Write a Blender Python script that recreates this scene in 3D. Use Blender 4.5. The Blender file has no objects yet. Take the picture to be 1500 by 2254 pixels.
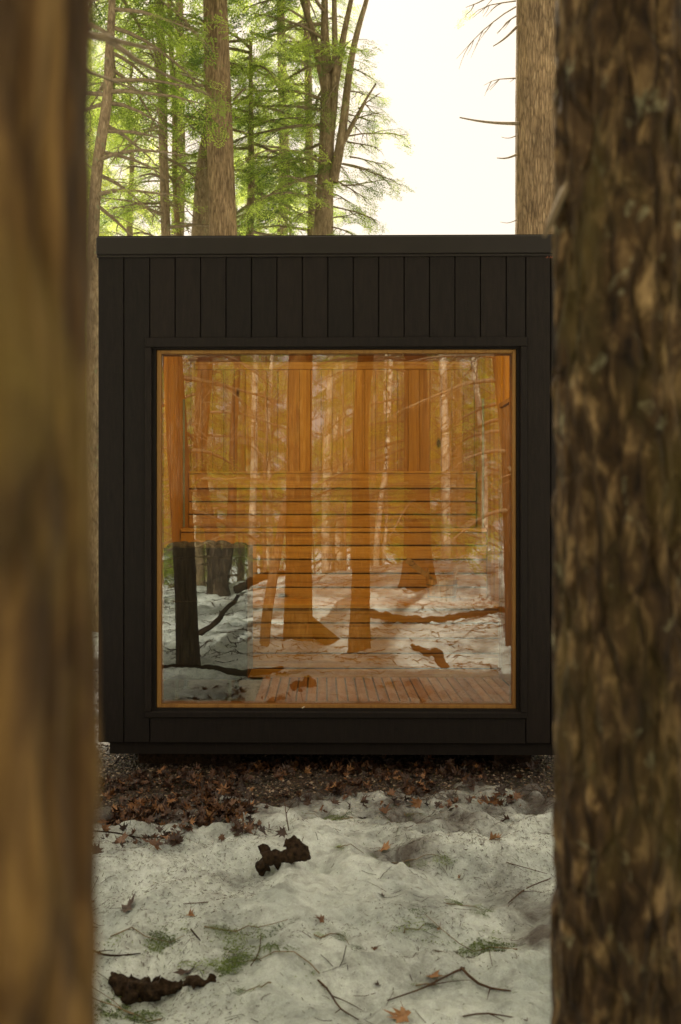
import bpy, math, random
import numpy as np
from mathutils import Vector, Matrix

# ------------------------------------------------------------------ camera, world, sun, exposure
S = bpy.context.scene
COL = S.collection
F = 2190.0                       # focal length in pixels of the 1500 x 2254 photograph
BETA = math.radians(0.8)
CX = 712 - F * math.tan(BETA)
EYE = 1.25
GLASS_Y = 4.745

cam_d = bpy.data.cameras.new('camera')
cam = bpy.data.objects.new('camera', cam_d)
COL.objects.link(cam)
cam.location = (0, 0, EYE)
cam.rotation_euler = (math.radians(90), 0, BETA)
cam_d.sensor_width = 36
cam_d.lens = F / 2254 * 36
cam_d.shift_x = (750 - CX) / 2254
cam_d.clip_start = 0.05
cam_d.clip_end = 600
cam_d.dof.use_dof = True
cam_d.dof.focus_distance = 4.9
cam_d.dof.aperture_fstop = 5.0
S.camera = cam

S.view_settings.view_transform = 'Standard'
S.view_settings.look = 'None'
S.view_settings.exposure = 1.0
S.view_settings.gamma = 1
S.cycles.max_bounces = 7
S.cycles.diffuse_bounces = 4
S.cycles.glossy_bounces = 3
S.cycles.transparent_max_bounces = 8
S.cycles.transmission_bounces = 4
S.cycles.caustics_reflective = False
S.cycles.caustics_refractive = False
S.cycles.use_denoising = True

SUN_AZ, SUN_EL = math.radians(-10), math.radians(43)
W = bpy.data.worlds.new('World')
S.world = W
W.use_nodes = True
wn, wl = W.node_tree.nodes, W.node_tree.links
bg = wn['Background']
sky = wn.new('ShaderNodeTexSky')
sky.sky_type = 'NISHITA'
sky.sun_disc = False
sky.sun_elevation = SUN_EL
sky.sun_rotation = SUN_AZ
sky.dust_density = 3
mx = wn.new('ShaderNodeMix')
mx.data_type = 'RGBA'
mx.inputs['Factor'].default_value = 0.94      # thin bright veil of cloud over the sky
mx.inputs['B'].default_value = (5.1, 4.35, 3.45, 1)
wl.new(sky.outputs[0], mx.inputs['A'])
wl.new(mx.outputs['Result'], bg.inputs['Color'])
bg.inputs['Strength'].default_value = 0.12

sl = bpy.data.lights.new('sun', 'SUN')
sl.energy = 5.0
sl.angle = math.radians(0.6)
sl.color = (1.0, 0.90, 0.72)
so = bpy.data.objects.new('sun', sl)
COL.objects.link(so)
sdir = Vector((math.sin(SUN_AZ) * math.cos(SUN_EL), math.cos(SUN_AZ) * math.cos(SUN_EL), math.sin(SUN_EL)))
so.rotation_euler = sdir.to_track_quat('Z', 'Y').to_euler()
so.location = (0, 10, 12)

# ------------------------------------------------------------------ numeric helpers
def at(px, py, Y):
    """pixel of the photograph -> world point on the plane y = Y"""
    vx, vy = px - CX, F
    x = vx * math.cos(BETA) - vy * math.sin(BETA)
    y = vx * math.sin(BETA) + vy * math.cos(BETA)
    s = Y / y
    return np.array([x * s, Y, EYE - (py - 1127) * s])

def mir(px, py, Z):
    """same for something seen in the window glass, Z metres down the reflected path"""
    p = at(px, py, Z)
    p[1] = 2 * GLASS_Y - Z
    return p

def _hash(ix, iy, iz, seed):
    h = (ix.astype(np.int64) * 374761393 + iy.astype(np.int64) * 668265263 + iz.astype(np.int64) * 2147483647 + seed * 974711) & 0xffffffff
    h = ((h ^ (h >> 13)) * 1274126177) & 0xffffffff
    h = ((h ^ (h >> 16)) * 2246822519) & 0xffffffff
    return ((h ^ (h >> 15)) & 0xffffff) / float(0xffffff)

def vn(p, seed=0):
    p = np.asarray(p, float)
    i = np.floor(p).astype(np.int64)
    f = p - i
    f = f * f * (3 - 2 * f)
    r = 0
    for a in (0, 1):
        for b in (0, 1):
            for c in (0, 1):
                w = (f[:, 0] if a else 1 - f[:, 0]) * (f[:, 1] if b else 1 - f[:, 1]) * (f[:, 2] if c else 1 - f[:, 2])
                r = r + w * _hash(i[:, 0] + a, i[:, 1] + b, i[:, 2] + c, seed)
    return r

def fbm(p, octs=4, seed=0):
    p = np.asarray(p, float)
    r, a, t = 0, 1.0, 0
    for k in range(octs):
        r = r + a * vn(p * (2 ** k) + 17.3 * k, seed + k)
        t += a
        a *= 0.5
    return r / t

def sstep(a, b, x):
    t = np.clip((x - a) / (b - a), 0, 1)
    return t * t * (3 - 2 * t)

class Geo:
    def __init__(self):
        self.v, self.f, self.n, self.t = [], [], 0, []
    def add(self, v, faces, tint=0.5):
        v = np.asarray(v, float).reshape(-1, 3)
        for f in faces:
            f = np.asarray(f, np.int64)
            if f.size:
                self.f.append(f + self.n)
        self.v.append(v)
        self.t.append(np.full(len(v), tint) if np.isscalar(tint) else np.asarray(tint, float))
        self.n += len(v)
        return self
    def box(self, x0, x1, y0, y1, z0, z1, tint=0.5, bev=0.0):
        if x1 < x0: x0, x1 = x1, x0
        if y1 < y0: y0, y1 = y1, y0
        if z1 < z0: z0, z1 = z1, z0
        if bev <= 0:
            v = [(x, y, z) for z in (z0, z1) for y in (y0, y1) for x in (x0, x1)]
            return self.add(v, [np.array([(0, 2, 3, 1), (4, 5, 7, 6), (0, 1, 5, 4), (2, 6, 7, 3), (0, 4, 6, 2), (1, 3, 7, 5)])], tint)
        b = min(bev, (x1 - x0) * .45, (y1 - y0) * .45, (z1 - z0) * .45)
        c = np.array([(x0 + x1) / 2, (y0 + y1) / 2, (z0 + z1) / 2])
        h = np.array([(x1 - x0) / 2, (y1 - y0) / 2, (z1 - z0) / 2])
        idx, vs = {}, []
        for sx in (-1, 1):
            for sy in (-1, 1):
                for sz in (-1, 1):
                    for k in range(3):
                        s = np.array([sx, sy, sz], float)
                        e = h - b
                        e[k] = h[k]
                        idx[(sx, sy, sz, k)] = len(vs)
                        vs.append(c + s * e)
        q, t = [], []
        for k in range(3):
            a, bb = [(1, 2), (2, 0), (0, 1)][k]
            for s in (-1, 1):
                ring = []
                for (u, w) in ((-1, -1), (1, -1), (1, 1), (-1, 1)):
                    sg = [0, 0, 0]
                    sg[k] = s; sg[a] = u; sg[bb] = w
                    ring.append(idx[(*sg, k)])
                q.append(ring if s > 0 else ring[::-1])
        for k in range(3):
            a, bb = [(1, 2), (2, 0), (0, 1)][k]
            for u in (-1, 1):
                for w in (-1, 1):
                    s0 = [0, 0, 0]; s1 = [0, 0, 0]
                    s0[k] = -1; s1[k] = 1
                    s0[a] = s1[a] = u; s0[bb] = s1[bb] = w
                    r = [idx[(*s0, a)], idx[(*s1, a)], idx[(*s1, bb)], idx[(*s0, bb)]]
                    q.append(r if u * w < 0 else r[::-1])
        for sx in (-1, 1):
            for sy in (-1, 1):
                for sz in (-1, 1):
                    r = [idx[(sx, sy, sz, 0)], idx[(sx, sy, sz, 1)], idx[(sx, sy, sz, 2)]]
                    t.append(r if sx * sy * sz > 0 else r[::-1])
        return self.add(vs, [np.array(q), np.array(t)], tint)
    def tube(self, pts, radii, n=6, tint=0.5, cap=True):
        pts = np.asarray(pts, float)
        m = len(pts)
        radii = np.broadcast_to(np.asarray(radii, float), (m,))
        T = np.gradient(pts, axis=0)
        T /= np.linalg.norm(T, axis=1)[:, None] + 1e-12
        up = np.array([0, 0, 1.]) if abs(T[0, 2]) < .9 else np.array([1., 0, 0])
        U = np.empty_like(T)
        for i in range(m):
            u = up - T[i] * up.dot(T[i])
            u /= np.linalg.norm(u) + 1e-12
            U[i] = u
            up = u
        V = np.cross(T, U)
        a = np.linspace(0, 2 * np.pi, n, endpoint=False)
        R = pts[:, None] + radii[:, None, None] * (np.cos(a)[None, :, None] * U[:, None] + np.sin(a)[None, :, None] * V[:, None])
        v = R.reshape(-1, 3)
        i = np.arange(m - 1)[:, None] * n
        j = np.arange(n)[None]
        j2 = (j + 1) % n
        q = np.stack([i + j, i + j2, i + n + j2, i + n + j], -1).reshape(-1, 4)
        fs = [q]
        if cap:
            fs += [np.arange(n)[::-1][None], (np.arange(n) + (m - 1) * n)[None]]
        return self.add(v, fs, tint)
    def build(self, name, m, parent=None, smooth=False, loc=None):
        me = bpy.data.meshes.new(name)
        if self.v:
            v = np.concatenate(self.v)
            if loc is not None:
                v = v - np.asarray(loc)
            starts, loops, s = [], [], 0
            for f in self.f:
                k = f.shape[1]
                starts.append(s + np.arange(len(f)) * k)
                loops.append(f.reshape(-1))
                s += f.size
            starts = np.concatenate(starts); loops = np.concatenate(loops)
            me.vertices.add(len(v)); me.loops.add(len(loops)); me.polygons.add(len(starts))
            me.vertices.foreach_set('co', v.astype(np.float32).reshape(-1))
            me.polygons.foreach_set('loop_start', starts.astype(np.int32))
            me.loops.foreach_set('vertex_index', loops.astype(np.int32))
            at_ = me.attributes.new('tint', 'FLOAT', 'POINT')
            at_.data.foreach_set('value', np.concatenate(self.t).astype(np.float32))
            me.update(calc_edges=True)
            me.validate()
            me.polygons.foreach_set('use_smooth', np.full(len(me.polygons), smooth))
        me.materials.append(m)
        o = bpy.data.objects.new(name, me)
        COL.objects.link(o)
        if parent: o.parent = parent
        if loc is not None: o.location = loc
        return o

def tag(o, label=None, cat=None, group=None, kind=None):
    if label: o['label'] = label
    if cat: o['category'] = cat
    if group: o['group'] = group
    if kind: o['kind'] = kind
    return o

def empty(name, loc, label, cat, group=None, rz=0):
    o = bpy.data.objects.new(name, None)
    o.empty_display_size = 0.1
    COL.objects.link(o)
    o.location = loc
    o.rotation_euler = (0, 0, rz)
    return tag(o, label, cat, group)

# ------------------------------------------------------------------ materials
def newmat(name):
    m = bpy.data.materials.new(name)
    m.use_nodes = True
    return m, m.node_tree.nodes, m.node_tree.links, m.node_tree.nodes['Principled BSDF']

def ramp(n, l, src, stops):
    r = n.new('ShaderNodeValToRGB')
    e = r.color_ramp.elements
    while len(e) < len(stops): e.new(0.5)
    for k, (p, c) in enumerate(stops):
        e[k].position = p
        e[k].color = (*c, 1) if len(c) == 3 else c
    l.new(src, r.inputs[0])
    return r.outputs[0]

def coords(n, l, scale=(1, 1, 1), kind='Object', loc=(0, 0, 0)):
    tc = n.new('ShaderNodeTexCoord')
    mp = n.new('ShaderNodeMapping')
    mp.inputs['Scale'].default_value = scale
    mp.inputs['Location'].default_value = loc
    l.new(tc.outputs[kind], mp.inputs['Vector'])
    return mp.outputs[0]

def noise(n, l, vec, sc, det=5, rough=.55, dist=0):
    t = n.new('ShaderNodeTexNoise')
    t.inputs['Scale'].default_value = sc
    t.inputs['Detail'].default_value = det
    t.inputs['Roughness'].default_value = rough
    t.inputs['Distortion'].default_value = dist
    if vec: l.new(vec, t.inputs['Vector'])
    return t.outputs['Fac']

def mixc(n, l, fac, a, b, mode='MIX'):
    m = n.new('ShaderNodeMix')
    m.data_type = 'RGBA'
    m.blend_type = mode
    for k, x in (('Factor', fac), ('A', a), ('B', b)):
        if hasattr(x, 'is_linked') or hasattr(x, 'links'):
            l.new(x, m.inputs[k])
        elif isinstance(x, (int, float)):
            m.inputs[k].default_value = x
        else:
            m.inputs[k].default_value = (*x, 1)
    return m.outputs['Result']

def math_(n, l, op, a, b=None):
    m = n.new('ShaderNodeMath')
    m.operation = op
    for k, x in enumerate((a, b)):
        if x is None: continue
        if isinstance(x, (int, float)): m.inputs[k].default_value = x
        else: l.new(x, m.inputs[k])
    return m.outputs[0]

def bump(n, l, bsdf, h, strength=.5, dist=.01):
    b = n.new('ShaderNodeBump')
    b.inputs['Strength'].default_value = strength
    b.inputs['Distance'].default_value = dist
    l.new(h, b.inputs['Height'])
    l.new(b.outputs[0], bsdf.inputs['Normal'])

def tint_attr(n):
    a = n.new('ShaderNodeAttribute')
    a.attribute_name = 'tint'
    return a.outputs['Fac']

def bark_mat(name, dark, mid, light, fine=60, squash=.18, lichen=None, moss=None, bd=.012, crack=.45, lsc=16):
    m, n, l, b = newmat(name)
    v = coords(n, l, (1, 1, squash))
    a = noise(n, l, v, fine, 7, .6, .6)
    big = noise(n, l, coords(n, l, (1, 1, .5)), 7, 4)
    vo = n.new('ShaderNodeTexVoronoi')
    vo.feature = 'DISTANCE_TO_EDGE'
    vo.inputs['Scale'].default_value = fine * .75
    wv = n.new('ShaderNodeVectorMath'); wv.operation = 'MULTIPLY_ADD'
    nv = n.new('ShaderNodeTexNoise'); nv.inputs['Scale'].default_value = fine * .5
    l.new(v, nv.inputs['Vector'])
    wv.inputs[1].default_value = (.03, .03, .03)
    l.new(nv.outputs['Color'], wv.inputs[0]); l.new(v, wv.inputs[2])
    l.new(wv.outputs[0], vo.inputs['Vector'])
    fis = ramp(n, l, vo.outputs['Distance'], [(0, (0, 0, 0)), (.14, (1, 1, 1))])
    col = ramp(n, l, a, [(.28, dark), (.52, mid), (.74, light)])
    col = mixc(n, l, math_(n, l, 'MULTIPLY', math_(n, l, 'SUBTRACT', 1.0, fis), crack), col, tuple(c * .35 for c in dark))
    col = mixc(n, l, .55, col, ramp(n, l, big, [(.3, (.42, .38, .34)), (.7, (1.35, 1.3, 1.2))]), 'MULTIPLY')
    if lichen:
        f = ramp(n, l, noise(n, l, coords(n, l, (1, 1, .6)), lsc, 5, .6, .5), [(.60, (0, 0, 0)), (.70, (.7, .7, .7))])
        col = mixc(n, l, f, col, lichen)
    if moss:
        f = ramp(n, l, noise(n, l, coords(n, l, (1, 1, .5), loc=(3, 1, 7)), 9, 5, .6, .5), [(.52, (0, 0, 0)), (.66, (.75, .75, .75))])
        col = mixc(n, l, f, col, moss)
    l.new(col, b.inputs['Base Color'])
    b.inputs['Roughness'].default_value = .85
    b.inputs['Specular IOR Level'].default_value = .25
    h = math_(n, l, 'ADD', math_(n, l, 'MULTIPLY', a, .6), math_(n, l, 'MULTIPLY', fis, .5))
    bump(n, l, b, h, .9, bd)
    return m

def simple_mat(name, col, rough=.7, var=.25, sc=20, bd=0, spec=.4, metal=0):
    m, n, l, b = newmat(name)
    t = noise(n, l, coords(n, l), sc, 6, .6)
    c = ramp(n, l, t, [(.3, tuple(x * (1 - var) for x in col)), (.7, tuple(min(1, x * (1 + var)) for x in col))])
    l.new(c, b.inputs['Base Color'])
    b.inputs['Roughness'].default_value = rough
    b.inputs['Specular IOR Level'].default_value = spec
    b.inputs['Metallic'].default_value = metal
    if bd: bump(n, l, b, t, .6, bd)
    return m

def wood_mat(name, base, axis='z', var=.35, rough=.55, knots=True):
    m, n, l, b = newmat(name)
    sc = {'z': (1, 1, .04), 'x': (.04, 1, 1), 'y': (1, .04, 1)}[axis]
    tn = tint_attr(n)
    # shift the grain board by board
    tc = n.new('ShaderNodeTexCoord')
    ad = n.new('ShaderNodeVectorMath'); ad.operation = 'ADD'
    cm = n.new('ShaderNodeCombineXYZ')
    s = math_(n, l, 'MULTIPLY', tn, 37.0)
    for k in range(3): l.new(s, cm.inputs[k])
    l.new(tc.outputs['Object'], ad.inputs[0]); l.new(cm.outputs[0], ad.inputs[1])
    mp = n.new('ShaderNodeMapping'); mp.inputs['Scale'].default_value = sc
    l.new(ad.outputs[0], mp.inputs['Vector'])
    g = noise(n, l, mp.outputs[0], 26, 6, .6, 1.2)
    g2 = noise(n, l, mp.outputs[0], 190, 3, .5, .3)
    d = tuple(x * (1 - var) ** (1 + .4 * k) for k, x in enumerate(base))
    li = tuple(min(.95, x * (1 + var * .5)) for x in base)
    c = ramp(n, l, g, [(.3, d), (.52, base), (.75, li)])
    c = mixc(n, l, .3, c, ramp(n, l, g2, [(.3, (.6, .55, .5)), (.7, (1.15, 1.15, 1.15))]), 'MULTIPLY')
    c = mixc(n, l, 1.0, c, ramp(n, l, tn, [(0, (.84, .78, .72)), (.5, (1, 1, 1)), (1, (1.1, 1.13, 1.15))]), 'MULTIPLY')
    if knots:
        mk = n.new('ShaderNodeMapping')
        mk.inputs['Scale'].default_value = tuple(3.2 * (x if x == 1 else .45) for x in sc)
        l.new(ad.outputs[0], mk.inputs['Vector'])
        vo = n.new('ShaderNodeTexVoronoi'); vo.inputs['Scale'].default_value = 1.0
        l.new(mk.outputs[0], vo.inputs['Vector'])
        kf = ramp(n, l, vo.outputs['Distance'], [(.03, (.95, .95, .95)), (.065, (0, 0, 0))])
        c = mixc(n, l, kf, c, (.035, .012, .004))
    l.new(c, b.inputs['Base Color'])
    b.inputs['Roughness'].default_value = rough
    b.inputs['Specular IOR Level'].default_value = .3
    bump(n, l, b, g2, .25, .002)
    return m

def black_wood_mat():
    m, n, l, b = newmat('black stained boards')
    tn = tint_attr(n)
    g = noise(n, l, coords(n, l, (1, 1, .12)), 70, 6, .65, .8)
    saw = noise(n, l, coords(n, l, (.25, 1, 1)), 230, 3, .6, .4)
    c = ramp(n, l, g, [(.3, (.0055, .0036, .0028)), (.7, (.0135, .0092, .0072))])
    c = mixc(n, l, 1.0, c, ramp(n, l, tn, [(0, (.78, .78, .8)), (1, (1.25, 1.2, 1.15))]), 'MULTIPLY')
    # worn flecks where the stain has come off
    w = ramp(n, l, noise(n, l, coords(n, l, (1, 1, .45), loc=(2, 0, 5)), 48, 5, .75), [(.70, (0, 0, 0)), (.77, (.5, .5, .5))])
    c = mixc(n, l, w, c, (.17, .085, .045))
    l.new(c, b.inputs['Base Color'])
    b.inputs['Roughness'].default_value = .7
    b.inputs['Specular IOR Level'].default_value = .22
    bump(n, l, b, math_(n, l, 'ADD', g, math_(n, l, 'MULTIPLY', saw, .8)), .5, .0018)
    return m

def needle_mat(name, dark, light, tr=.68):
    m, n, l, b = newmat(name)
    tn = tint_attr(n)
    nz = noise(n, l, coords(n, l), 1.6, 3)
    f = math_(n, l, 'ADD', math_(n, l, 'MULTIPLY', tn, .6), math_(n, l, 'MULTIPLY', nz, .5))
    c = ramp(n, l, f, [(.3, dark), (.62, tuple((a + bb) / 2 for a, bb in zip(dark, light))), (.85, light)])
    l.new(c, b.inputs['Base Color'])
    b.inputs['Roughness'].default_value = .55
    b.inputs['Specular IOR Level'].default_value = .3
    t = n.new('ShaderNodeBsdfTranslucent')
    l.new(mixc(n, l, 1.0, c, (2.5, 2.4, 1.75), 'MULTIPLY'), t.inputs['Color'])
    mx_ = n.new('ShaderNodeMixShader')
    mx_.inputs[0].default_value = tr
    l.new(b.outputs[0], mx_.inputs[1]); l.new(t.outputs[0], mx_.inputs[2])
    l.new(mx_.outputs[0], n['Material Output'].inputs['Surface'])
    return m

def snow_mat():
    m, n, l, b = newmat('old snow')
    a = noise(n, l, coords(n, l), 3.2, 5, .6)
    f = noise(n, l, coords(n, l), 60, 5, .65)
    c = ramp(n, l, a, [(.33, (.52, .58, .56)), (.58, (.87, .94, .90))])
    dirt = noise(n, l, coords(n, l, loc=(5, 2, 0)), 5.5, 8, .75, .6)
    dirt = math_(n, l, 'ADD', math_(n, l, 'MULTIPLY', tint_attr(n), .42), dirt)
    c = mixc(n, l, ramp(n, l, dirt, [(.50, (0, 0, 0)), (.86, (.94, .94, .94))]), c, (.10, .078, .068))
    sp = noise(n, l, coords(n, l, loc=(1, 9, 0)), 130, 3, .6, 1.2)
    c = mixc(n, l, ramp(n, l, sp, [(.66, (0, 0, 0)), (.72, (.8, .8, .8))]), c, (.10, .08, .05))
    md = noise(n, l, coords(n, l, loc=(7, 7, 7)), 19, 6, .72, .4)
    c = mixc(n, l, .8, c, ramp(n, l, md, [(.34, (.68, .67, .67)), (.54, (1.10, 1.10, 1.11))]), 'MULTIPLY')
    gr = noise(n, l, coords(n, l), 260, 4, .75)
    c = mixc(n, l, .5, c, ramp(n, l, gr, [(.3, (.62, .61, .60)), (.6, (1.12, 1.12, 1.12))]), 'MULTIPLY')
    l.new(c, b.inputs['Base Color'])
    b.inputs['Roughness'].default_value = .45
    b.inputs['Specular IOR Level'].default_value = .4
    bump(n, l, b, math_(n, l, 'ADD', math_(n, l, 'ADD', f, math_(n, l, 'MULTIPLY', gr, .35)), math_(n, l, 'MULTIPLY', a, 2.0)), .95, .022)
    return m

def soil_mat():
    m, n, l, b = newmat('wet gravelly soil')
    vo = n.new('ShaderNodeTexVoronoi'); vo.inputs['Scale'].default_value = 75
    l.new(coords(n, l), vo.inputs['Vector'])
    a = noise(n, l, coords(n, l), 6, 6, .65)
    c = ramp(n, l, a, [(.35, (.022, .014, .009)), (.65, (.075, .05, .032))])
    c = mixc(n, l, .5, c, vo.outputs['Color'], 'MULTIPLY')
    l.new(c, b.inputs['Base Color'])
    b.inputs['Roughness'].default_value = .6
    bump(n, l, b, vo.outputs['Distance'], .8, .012)
    return m

def leaf_mat():
    m, n, l, b = newmat('dead leaf')
    tn = tint_attr(n)
    c = ramp(n, l, tn, [(0, (.018, .008, .005)), (.35, (.062, .025, .011)), (.7, (.20, .085, .028)), (1, (.38, .20, .085))])
    c = mixc(n, l, .6, c, ramp(n, l, noise(n, l, coords(n, l), 45, 4), [(.3, (.6, .6, .6)), (.7, (1.3, 1.3, 1.3))]), 'MULTIPLY')
    l.new(c, b.inputs['Base Color'])
    b.inputs['Roughness'].default_value = .5
    return m

def litter_mat():
    m, n, l, b = newmat('needle litter')
    c = ramp(n, l, tint_attr(n), [(0, (.018, .012, .007)), (.55, (.09, .045, .020)), (.8, (.035, .05, .018)), (1, (.11, .12, .035))])
    l.new(c, b.inputs['Base Color'])
    b.inputs['Roughness'].default_value = .7
    return m

def stone_mat():
    m, n, l, b = newmat('gravel stone')
    c = ramp(n, l, tint_attr(n), [(0, (.014, .009, .006)), (.6, (.06, .038, .024)), (1, (.36, .27, .19))])
    l.new(c, b.inputs['Base Color'])
    b.inputs['Roughness'].default_value = .45
    return m

def glass_mat():
    m, n, l, b = newmat('window glass')
    n.remove(b)
    tr = n.new('ShaderNodeBsdfTransparent'); tr.inputs[0].default_value = (.93, .94, .92, 1)
    gl = n.new('ShaderNodeBsdfGlossy'); gl.inputs['Roughness'].default_value = 0.0
    gl.inputs['Color'].default_value = (.97, 1.0, .98, 1)
    fr = n.new('ShaderNodeFresnel'); fr.inputs['IOR'].default_value = 1.5
    f = math_(n, l, 'ADD', math_(n, l, 'MULTIPLY', fr.outputs[0], 1.6), .14)
    mx_ = n.new('ShaderNodeMixShader')
    l.new(f, mx_.inputs[0]); l.new(tr.outputs[0], mx_.inputs[1]); l.new(gl.outputs[0], mx_.inputs[2])
    l.new(mx_.outputs[0], n['Material Output'].inputs['Surface'])
    return m

def fill_lamp_mat():  # glowing face of the fill light added inside the cabin
    m, n, l, b = newmat('added fill diffuser')
    b.inputs['Emission Color'].default_value = (1, .8, .5, 1)
    b.inputs['Emission Strength'].default_value = 3
    return m

def clear_mat():
    m, n, l, b = newmat('clear glass edge')
    n.remove(b)
    tr = n.new('ShaderNodeBsdfTransparent')
    l.new(tr.outputs[0], n['Material Output'].inputs['Surface'])
    return m

M = {
    'hemlock': bark_mat('hemlock bark', (.11, .072, .038), (.30, .205, .115), (.44, .33, .20), 55, .14),
    'hemlock_far': bark_mat('smooth young bark', (.12, .085, .05), (.27, .20, .12), (.40, .32, .21), 45, .3, lichen=(.20, .23, .12), bd=.006, crack=.25),
    'near_left': bark_mat('ridged brown bark', (.010, .0045, .0016), (.11, .058, .017), (.36, .215, .068), 30, .24, moss=(.16, .105, .022), bd=.012, crack=.5),
    'near_right': bark_mat('scaly lichened bark', (.008, .004, .002), (.075, .044, .018), (.40, .27, .13), 46, .42, lichen=(.27, .25, .15), moss=(.070, .050, .012), bd=.014, lsc=48),
    'pale': bark_mat('pale bark', (.30, .22, .15), (.62, .54, .42), (.80, .74, .62), 30, .6, bd=.004, crack=.3),
    'dark_bark': bark_mat('dark trunk bark', (.02, .014, .01), (.075, .054, .036), (.19, .145, .095), 38, .15),
    'twig': simple_mat('twig bark', (.22, .165, .10), .8, .4, 30, .002, .2),
    'twig_brown': simple_mat('brown twig bark', (.075, .042, .024), .8, .4, 30, .002, .2),
    'dead_wood': simple_mat('dark rotten wood', (.030, .018, .010), .9, .85, 70, .012, .15),
    'needles': needle_mat('hemlock needles', (.05, .085, .022), (.30, .37, .09)),
    'sprig': needle_mat('fallen needles', (.035, .06, .018), (.20, .26, .08), .35),
    'needles_yellow': needle_mat('sunny needles', (.09, .125, .030), (.36, .40, .11)),
    'black': black_wood_mat(),
    'fascia': simple_mat('black sheet metal', (.014, .0100, .0080), .5, .12, 8, .0006, .3),
    'cedar': wood_mat('cedar boards upright', (.48, .245, .036), 'z'),
    'cedar_x': wood_mat('cedar slats lengthwise', (.47, .245, .038), 'x'),
    'cedar_pale': wood_mat('pale frame wood', (.28, .14, .034), 'z', .25),
    'duck': wood_mat('duckboard wood', (.36, .19, .085), 'y', .3, knots=False),
    'bucket': wood_mat('bucket wood', (.52, .33, .12), 'z', .25, knots=False),
    'tile': simple_mat('grey hearth tile', (.16, .15, .13), .5, .25, 12, .001),
    'steel': simple_mat('black stove steel', (.012, .012, .012), .4, .2, 20, 0, .5),
    'silver': simple_mat('brushed metal', (.20, .22, .16), .5, .1, 40, 0, .4, .3),
    'stone': stone_mat(),
    'stove_stone': simple_mat('stove stone', (.05, .047, .043), .8, .4, 18, .01),
    'snow': snow_mat(), 'soil': soil_mat(), 'leaf': leaf_mat(), 'litter': litter_mat(),
    'fill_lamp': fill_lamp_mat(),
    'glass': glass_mat(), 'clear': clear_mat(),
    'ink': simple_mat('faded red ink', (.30, .09, .05), .7, .3, 60),
    'flake': simple_mat('bare wood flake', (.75, .66, .5), .7, .1, 60),
}

# ------------------------------------------------------------------ ground
def terrain(x, y):
    x = np.asarray(x, float); y = np.asarray(y, float)
    d = -y
    rise = sstep(.5, 5, d) * np.clip(.03 + .12 * (np.clip(x, -4, 5) + 1.6), -.2, .85)
    drop = sstep(5.6, 14, d) * 3.0
    back = sstep(12, 40, y) * -.3
    return rise - drop + back

def pad(x, y):
    """> 0 outside the bare gravel round the cabin, in metres"""
    yb = 4.42 + .16 * np.sin(x * 2.1 + .4) - .42 * sstep(.75, 1.5, x) - .25 * sstep(-.4, -1.3, x)
    dx = np.maximum(-2.5 - x, x - 2.5)
    dy = np.maximum(yb - y, y - 7.9)
    d = np.maximum(dx, dy)
    p = np.stack([x, y, 0 * x], -1).reshape(-1, 3)
    return d + ((fbm(p * 3.1, 4, 5) - .5) * .75 + (fbm(p * 9, 2, 6) - .5) * .22).reshape(x.shape)

def snow_z(x, y):
    x = np.asarray(x, float); y = np.asarray(y, float)
    shp = x.shape
    p = np.stack([x, y, 0 * x], -1).reshape(-1, 3)
    d = pad(x, y).reshape(-1)
    big = fbm(p * 1.7, 3, 11) - .5
    lump = 1 - np.abs(2 * fbm(p * 4.6, 2, 21) - 1)
    cup = fbm(p * 13, 3, 31) - .5
    fine = fbm(p * 46, 3, 41) - .5
    edge = np.exp(-np.abs(d - .15) / .35)
    z = -.035 + np.clip(d, -.6, .5) * .24 + big * .16 + (lump - .75) * .09 + cup * (.03 + .07 * edge) + fine * .022
    z = z + terrain(x, y).reshape(-1)
    for (hx, hy, hr, hd) in HOLLOWS:
        z = z - hd * np.exp(-(((p[:, 0] - hx) / hr) ** 2 + ((p[:, 1] - hy) / (hr * .8)) ** 2))
    return z.reshape(shp)

def gpt(px, py):
    """pixel -> point on the snow"""
    Y = (EYE - .07) * F / (py - 1127)
    for _ in range(12):
        p = at(px, py, Y)
        h = float(np.maximum(snow_z(np.array([p[0]]), np.array([p[1]])), 0)[0])
        Y += ((EYE - h) * F / (py - 1127) - Y) * .6
    p = at(px, py, Y); p[2] = h
    return p

def gpts(px, py):
    px, py = np.asarray(px, float), np.asarray(py, float)
    Y = (EYE - .07) * F / (py - 1127)
    vx = px - CX
    xs = vx * math.cos(BETA) - F * math.sin(BETA); ys = vx * math.sin(BETA) + F * math.cos(BETA)
    for _ in range(10):
        X_ = xs / ys * Y
        h = np.maximum(snow_z(X_, Y), soil_z(X_, Y))
        Y = Y + ((EYE - h) * ys / (py - 1127) - Y) * .6
    return xs / ys * Y, Y, np.maximum(snow_z(xs / ys * Y, Y), soil_z(xs / ys * Y, Y))

HOLLOWS = []
_h = at(360, 2175, 2.42); HOLLOWS.append((_h[0], _h[1] + .02, .13, .035))
_h = at(885, 1888, 3.35); HOLLOWS.append((_h[0], _h[1], .09, .045))

def axis_pts(segs):
    out = []
    for (a, b, st) in segs:
        n_ = max(1, int(round((b - a) / st)))
        out += list(np.linspace(a, b, n_, endpoint=False))
    out.append(segs[-1][1])
    return np.array(out)

def sheet(name, xs, ys, zf, m, smooth=True, tf=None):
    X, Y = np.meshgrid(xs, ys)
    Z = zf(X, Y)
    nx, ny = len(xs), len(ys)
    i = np.arange(ny - 1)[:, None] * nx + np.arange(nx - 1)[None]
    q = np.stack([i, i + 1, i + nx + 1, i + nx], -1).reshape(-1, 4)
    g = Geo().add(np.stack([X, Y, Z], -1).reshape(-1, 3), [q], .5 if tf is None else tf(X, Y).reshape(-1))
    return tag(g.build(name, m, smooth=smooth), kind='structure')

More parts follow.
